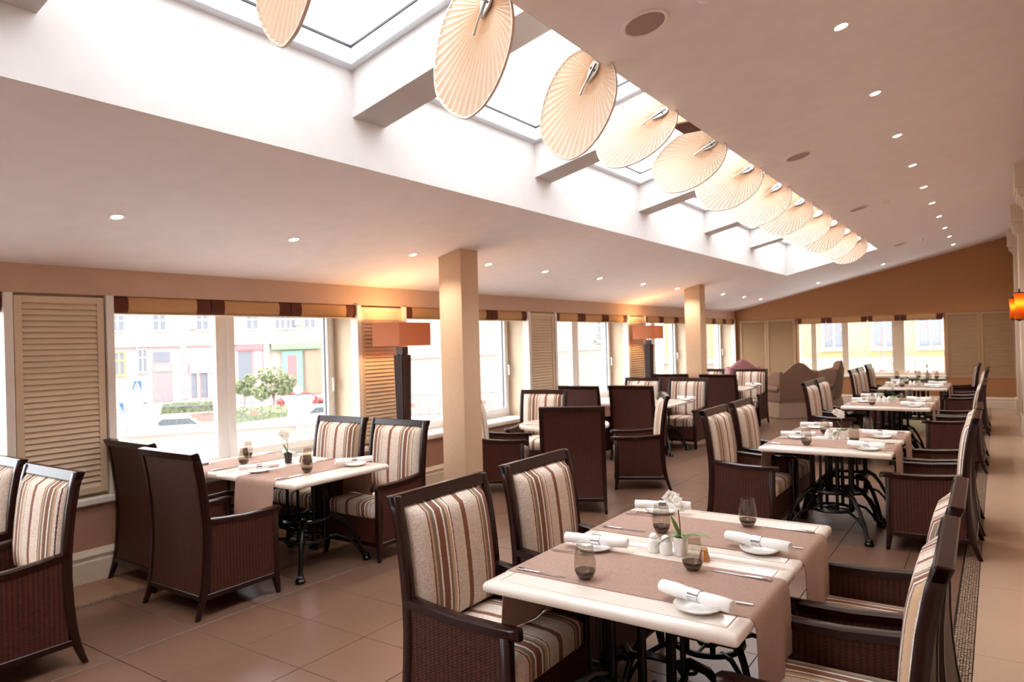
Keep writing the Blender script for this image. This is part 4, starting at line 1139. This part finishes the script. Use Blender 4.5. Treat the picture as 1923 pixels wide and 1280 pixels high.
# cream building filling the later windows, and the one beyond the end wall
nb = thing('cream_building', 'blank cream building close outside the middle windows', 'building', (-17, 17.2, GZ))
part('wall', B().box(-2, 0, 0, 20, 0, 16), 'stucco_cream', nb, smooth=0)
part('string_course', B().box(0, .12, 0, 20, 4.55, 4.75), 'stone_white', nb, smooth=0)
def swin(y, z, w=1.1, h=1.9):
    b = B().box(0, .1, y-.1, y, z-.1, z+h+.1).box(0, .1, y+w, y+w+.1, z-.1, z+h+.1).box(0, .1, y, y+w, z+h, z+h+.1).box(0, .16, y-.1, y+w+.1, z-.14, z)
    for k in range(1, 4): b.box(.03, .06, y+w*k/4-.015, y+w*k/4+.015, z, z+h)
    for k in range(1, 5): b.box(.03, .06, y, y+w, z+h*k/5-.015, z+h*k/5+.015)
    o = part('window', b, 'stone_white', nb, smooth=0); part('pane', B().box(.01, .02, y, y+w, z, z+h), 'winglass', o, smooth=0)
for y in (9.2, 15, 18.5): swin(y, 5.0)
yb_ = thing('yellow_building', 'pale yellow building outside the end-wall windows', 'building', (-14, 34, GZ))
part('wall', B().box(0, 26, 0, 2, 0, 14), 'stucco_yellow', yb_, smooth=0)
part('plinth', B().box(0, 26, -.25, 0, 0, 3.75), 'stucco_cream', yb_, smooth=0)
part('ledge', B().box(0, 26, -.5, 0, 3.75, 3.95), 'stone_white', yb_, smooth=0)
for k, x in enumerate((5.6, 7.6, 9.6, 11.3, 12.8, 15, 18)):
    b = B().box(x-.12, x, -.1, 0, 4.4, 6.2).box(x+.8, x+.92, -.1, 0, 4.4, 6.2).box(x, x+.8, -.1, 0, 6.1, 6.2).box(x-.15, x+.95, -.2, 0, 4.25, 4.4).box(x+.37, x+.43, -.08, 0, 4.4, 6.1)
    o = part('window', b, 'stone_white', yb_, smooth=0); part('pane', B().box(x, x+.8, -.04, -.01, 4.4, 6.1), 'winglass', o, smooth=0)
# terrace parapet, piers, railing
def place_ext(D, u): return (-math.sin(TH)*D+math.cos(TH)*u, math.cos(TH)*D+math.sin(TH)*u)
cu = ext('parapet', 'low pinkish stone parapet round the terrace', 'parapet', 22)
part('wall', B().box(-9, 2.4, 0, .4, TZ, -.62), 'curb', cu, smooth=0)
part('coping', B().box(-9, 2.45, -.06, .46, -.62, -.55), 'stone_white', cu, smooth=0)
cu2 = ext('parapet', 'low stone parapet turning towards the middle windows', 'parapet', 21.9, 2.46); cu2.rotation_euler = (0, 0, TH-math.radians(14))
part('wall', B().box(0, 7.5, 0, .4, TZ, -.62), 'curb', cu2, smooth=0); part('coping', B().box(0, 7.5, -.06, .46, -.62, -.55), 'stone_white', cu2, smooth=0)
def pier(u, label):
    r = ext('stone_pier', label, 'pier', 22.2, u, -.548, 'white stone piers on the terrace')
    lp = []
    for w, z in ((.40, .0), (.40, .04), (.34, .08), (.30, .14), (.27, .30), (.30, .46), (.36, .54), (.36, .62), (.42, .68), (.42, .78)):
        lp.append(rrect(-w, w, -w, w, z, .02, 2))
    part('shaft', B().loft(lp), 'stone_white', r, smooth=30)
    g = ext('globe_lamp', 'white opal globe lamp on top of %s' % label.split('white stone ')[1], 'lamp', 22.2, u, .235, 'globe lamps on the piers')
    part('globe', B().sphere(.13, (0, 0, .19), 20, 12), 'globe', g); part('neck', B().lathe([(.06, 0), (.05, .05), (.06, .075)], 12), 'rail', g)
pier(-1.63, 'white stone pier at the left in the big window'); pier(2.5, 'white stone pier at the right in the big window')
def railing(u0, u1, label, turn=False):
    r = ext('iron_railing', label, 'railing', 22.2, (u0+u1)/2, -.549, 'iron railings on the parapet')
    w = (u1-u0)/2
    if turn:
        r.rotation_euler = (0, 0, TH-math.radians(14)); q = place_ext(22.1, 2.46); a = TH-math.radians(14); m = (u0+u1)/2-2.4; r.location = (q[0]+m*math.cos(a), q[1]+m*math.sin(a), -.55)
    part('top_bar', B().box(-w, w, -.015, .015, .66, .69), 'rail', r, smooth=0); part('bottom_bar', B().box(-w, w, -.015, .015, .06, .085), 'rail', r, smooth=0)
    n = max(3, int(2*w/.28))
    me = mesh('baluster', B().box(-.01, .01, -.01, .01, 0, .69), 'rail', smooth=0)
    for k in range(n+1):
        if k % 4 != 2: part('baluster', me, None, r, (-w+2*w*k/n, 0, 0))
    for k in range(max(1, n//4)):
        x = -w+2*w*(k+.5)/max(1, n//4)
        t = B().torus(.24, .012, (0, 0, 0), 22, 5)
        o = part('scroll', t, 'rail', r, (x, 0, .37)); o.rotation_euler = (PI/2, 0, 0)
        part('plaque', B().box(-.11, .11, -.02, .02, -.07, .07), 'plaque', r, (x, -.01, .37), smooth=0)
railing(-1.14, 2.01, 'iron scroll railing between the two white piers'); railing(2.98, 8.6, 'iron scroll railing right of the right pier', True); railing(-6, -2.1, 'iron scroll railing left of the left pier')
# street furniture
def sign(D, u, z, pole_z, label):
    r = ext('crossing_sign', label, 'road sign', D, u, GZ, 'pedestrian crossing signs')
    part('pole', B().tube([(0, .05, 0), (0, .05, pole_z-GZ)], .05, 8), 'stone_white', r)
    zz = z-GZ; o = part('plate', B().box(-.26, .26, -.02, .02, zz-.30, zz+.30), 'blue', r, smooth=0)
    part('triangle', B().prism([(-.21, zz-.24), (.21, zz-.24), (0, zz+.24)], -.034, -.022, 'xz'), 'stone_white', o, smooth=0)
    f = B().sphere(.03, (0, -.04, zz+.07), 8, 6).tube([(0, -.04, zz+.03), (.01, -.04, zz-.08)], .022, 6)
    f.tube([(.01, -.04, zz-.07), (-.05, -.04, zz-.20)], .014, 6).tube([(.01, -.04, zz-.07), (.06, -.04, zz-.20)], .014, 6).tube([(0, -.04, zz+.02), (-.06, -.04, zz-.04)], .011, 6).tube([(0, -.04, zz+.02), (.055, -.04, zz-.04)], .011, 6)
    part('walking_figure', f, 'black', o)
sign(51, U(-2.79), Z(.27), Z(.5), 'blue pedestrian crossing sign, upper and farther one'); sign(50, U(-3.42), Z(-.6), Z(-.3), 'blue pedestrian crossing sign, lower one at the window edge')
wp = ext('white_post', 'tall white post beside the lower crossing sign', 'post', 48, U(-3.35), GZ)
part('pole', B().tube([(0, 0, 0), (0, 0, Z(.4)-GZ)], .09, 10), 'stone_white', wp); part('head', B().box(-.12, .9, -.1, .1, Z(.4)-GZ, Z(.52)-GZ), 'stone_white', wp, smooth=0)
def leaves(b, n, fn, size):
    for _ in range(n):
        p = Vector(fn()); a = Vector((random.gauss(0, 1), random.gauss(0, 1), random.gauss(0, 1))).normalized(); c = a.cross(Vector((random.gauss(0, 1), random.gauss(0, 1), random.gauss(0, 1)))).normalized()
        s = size*random.uniform(.6, 1.3); n_ = a.cross(c)*s*.25
        b.add([p-a*s, p+c*s*.5, p+a*s, p-c*s*.5, p+n_], [(0, 1, 4), (1, 2, 4), (2, 3, 4), (3, 0, 4), (3, 2, 1, 0)])
def hedge(D, u0, u1, z0, z1, depth, label, rz=0):
    r = ext('hedge', label, 'hedge', D, U((u0+u1)/2), GZ)
    w = U(u1-u0)/2; h0, h1 = Z(z0)-GZ, Z(z1)-GZ
    part('core', B().box(-w*.97, w*.97, -depth*.4, depth*.4, h0, h1*.98), 'hedge', r, smooth=0)
    b = B()
    leaves(b, 900, lambda: (random.uniform(-w, w), random.choice((-1, 1))*depth*.45*random.uniform(.8, 1.05) if random.random() < .6 else random.uniform(-.5, .5)*depth, random.uniform(h0, h1) if random.random() < .6 else h1), .13)
    tag(part('leaves', b, 'hedge', r, smooth=0), kind='stuff')
    pl = ext('brick_planter', 'low red brick planter below the hedge across the street', 'planter', D-1.2, U((u0+u1)/2+.15), GZ) if z0 > -1.3 else None
    if pl: part('wall', B().box(-w*1.05, w*1.05, -.3, 1.2, 0, h0+.05), 'brick', pl, smooth=0); part('coping', B().box(-w*1.07, w*1.07, -.36, 1.25, h0+.05, h0+.12), 'curb', pl, smooth=0)
hedge(53, -1.97, .3, -1.15, -.72, 2.0, 'clipped green hedge above a brick planter across the street')
def shrub(D, u, z0, z1, wd, label, trunk=True):
    r = ext('shrub', label, 'shrub', D, U(u), GZ, 'shrubs across the street')
    h0, h1 = Z(z0)-GZ, Z(z1)-GZ; w = U(wd)
    t = B().tube([(0, 0, 0), (.05, 0, h0+(h1-h0)*.4)], [.09, .05], 6)
    for k in range(6):
        a = 2*PI*k/6; t.tube([(0, 0, h0*.8+.2), (w*.3*math.cos(a), w*.3*math.sin(a), h0+(h1-h0)*.6)], [.04, .015], 5)
    part('trunk', t, 'bark', r)
    lobes = [(random.uniform(-.85, .85)*w, random.uniform(-.4, .4)*w, h0+(h1-h0)*random.uniform(.12, .75), random.uniform(.35, .6)*w) for _ in range(12)]
    def fn():
        x, y, z, q = random.choice(lobes); v = Vector((random.gauss(0, 1), random.gauss(0, 1), random.gauss(0, 1))).normalized()*q*random.uniform(.75, 1.02)
        return x+v.x, y+v.y, z+v.z*.8
    b = B(); leaves(b, 1500, fn, .16); tag(part('leaves', b, 'shrub', r, smooth=0), kind='stuff')
shrub(54, 2.9, -.8, .95, .85, 'large pale green shrub in the middle of the big window'); shrub(60, 1.75, -.8, .6, .5, 'pale green shrub left of the largest one'); shrub(56.5, .85, -.7, .75, .45, 'pale green shrub beside the window mullion')
gb = ext('grass_bank', 'strip of green grass bank below the shrubs', 'lawn', 50, U(2.6), GZ)
b = B(); leaves(b, 1800, lambda: (random.uniform(-2.6, 2.6), random.uniform(-2, 2), random.uniform(.3, 1.35)*.8), .14); part('mound', B().loft([rrect(-2.6, 2.6, -2, 2, 0, .4), rrect(-2.3, 2.3, -1.6, 1.6, .9, .4)]), 'hedge', gb, smooth=60)
tag(part('grass', b, 'shrub', gb, smooth=0), kind='stuff')
def car(D, u, rz, paint, label):
    r = ext('parked_car', label, 'car', D, U(u), GZ, 'cars parked in the street'); r.rotation_euler = (0, 0, TH+rz)
    body = [(-2.1, .3), (2.1, .3), (2.15, .6), (2.0, .78), (1.1, .88), (.5, 1.36), (-1.0, 1.40), (-1.75, .95), (-2.1, .85)]
    part('body', B().prism(body, -.82, .82, 'xz'), paint, r, smooth=30, bevel=.06, seg=2)
    part('side_glass', B().prism([(-1.45, .95), (.85, .93), (.40, 1.28), (-.95, 1.31)], -.84, .84, 'xz'), 'carglass', r, smooth=0)
    part('windscreen', B().add([(1.12, -.68, .90), (1.12, .68, .90), (.55, .62, 1.34), (.55, -.62, 1.34), (1.08, -.68, .88), (1.08, .68, .88), (.51, .62, 1.32), (.51, -.62, 1.32)], BF), 'carglass', r, smooth=0)
    me = mesh('wheel', B().tube([(0, -.11, 0), (0, .11, 0)], .31, 18), 'tyre')
    for x in (-1.3, 1.3):
        for y in (-.74, .74): part('wheel', me, None, r, (x, y, .31))
car(46, 4.5, .3, 'carwhite', 'white car at the right side of the big window'); car(60, 4.75, 0, 'carred', 'red car beyond the right-hand pier'); car(44, -1.0, .1, 'carwhite', 'white car low behind the parapet beside the left pier')
# bare tree, flowers beyond the end wall
def bare_tree(x, y, h, label, seed):
    r = thing('bare_tree', label, 'tree', (x, y, GZ), 0, 'bare trees outside the end wall')
    rng = random.Random(seed); b = B()
    def grow(p, d, L, rad, lev):
        q = p+d*L*.5+Vector((rng.uniform(-.1, .1), rng.uniform(-.1, .1), 0))*L; e = q+(d+Vector((rng.uniform(-.2, .2), rng.uniform(-.2, .2), .1))).normalized()*L*.5
        b.tube([p, q, e], [rad*1.4, rad*1.1, rad*.85], 5)
        if lev > 0:
            for _ in range(3): grow(e if _ else q, (d+Vector((rng.uniform(-.9, .9), rng.uniform(-.9, .9), rng.uniform(.0, .6)))).normalized(), L*.68, rad*.55, lev-1)
    grow(Vector((0, 0, 0)), Vector((.05, 0, 1)).normalized(), h*.46, .08, 4)
    part('branches', b, 'bark', r, smooth=60)
bare_tree(-4.6, 22.5, 6.5, 'thin bare tree outside the left end-wall windows', 4); bare_tree(-1.2, 26.5, 6.5, 'thin bare tree outside the right end-wall window', 9)
fbed = thing('flower_bed', 'bed of red flowers outside the right end-wall window', 'flowers', (-1.3, 22.5, GZ))
part('bank', B().loft([rrect(-1.8, 2.2, -.6, 1.2, 0, .2), rrect(-1.6, 2.0, -.4, 1.0, 3.2, .2)]), 'hedge', fbed, smooth=50)
b = B(); leaves(b, 1500, lambda: (random.uniform(-1.7, 2.1), random.uniform(-.8, 1.0), random.uniform(3.0, 3.9)), .08); tag(part('blossom', b, 'flower', fbed, smooth=0), kind='stuff')
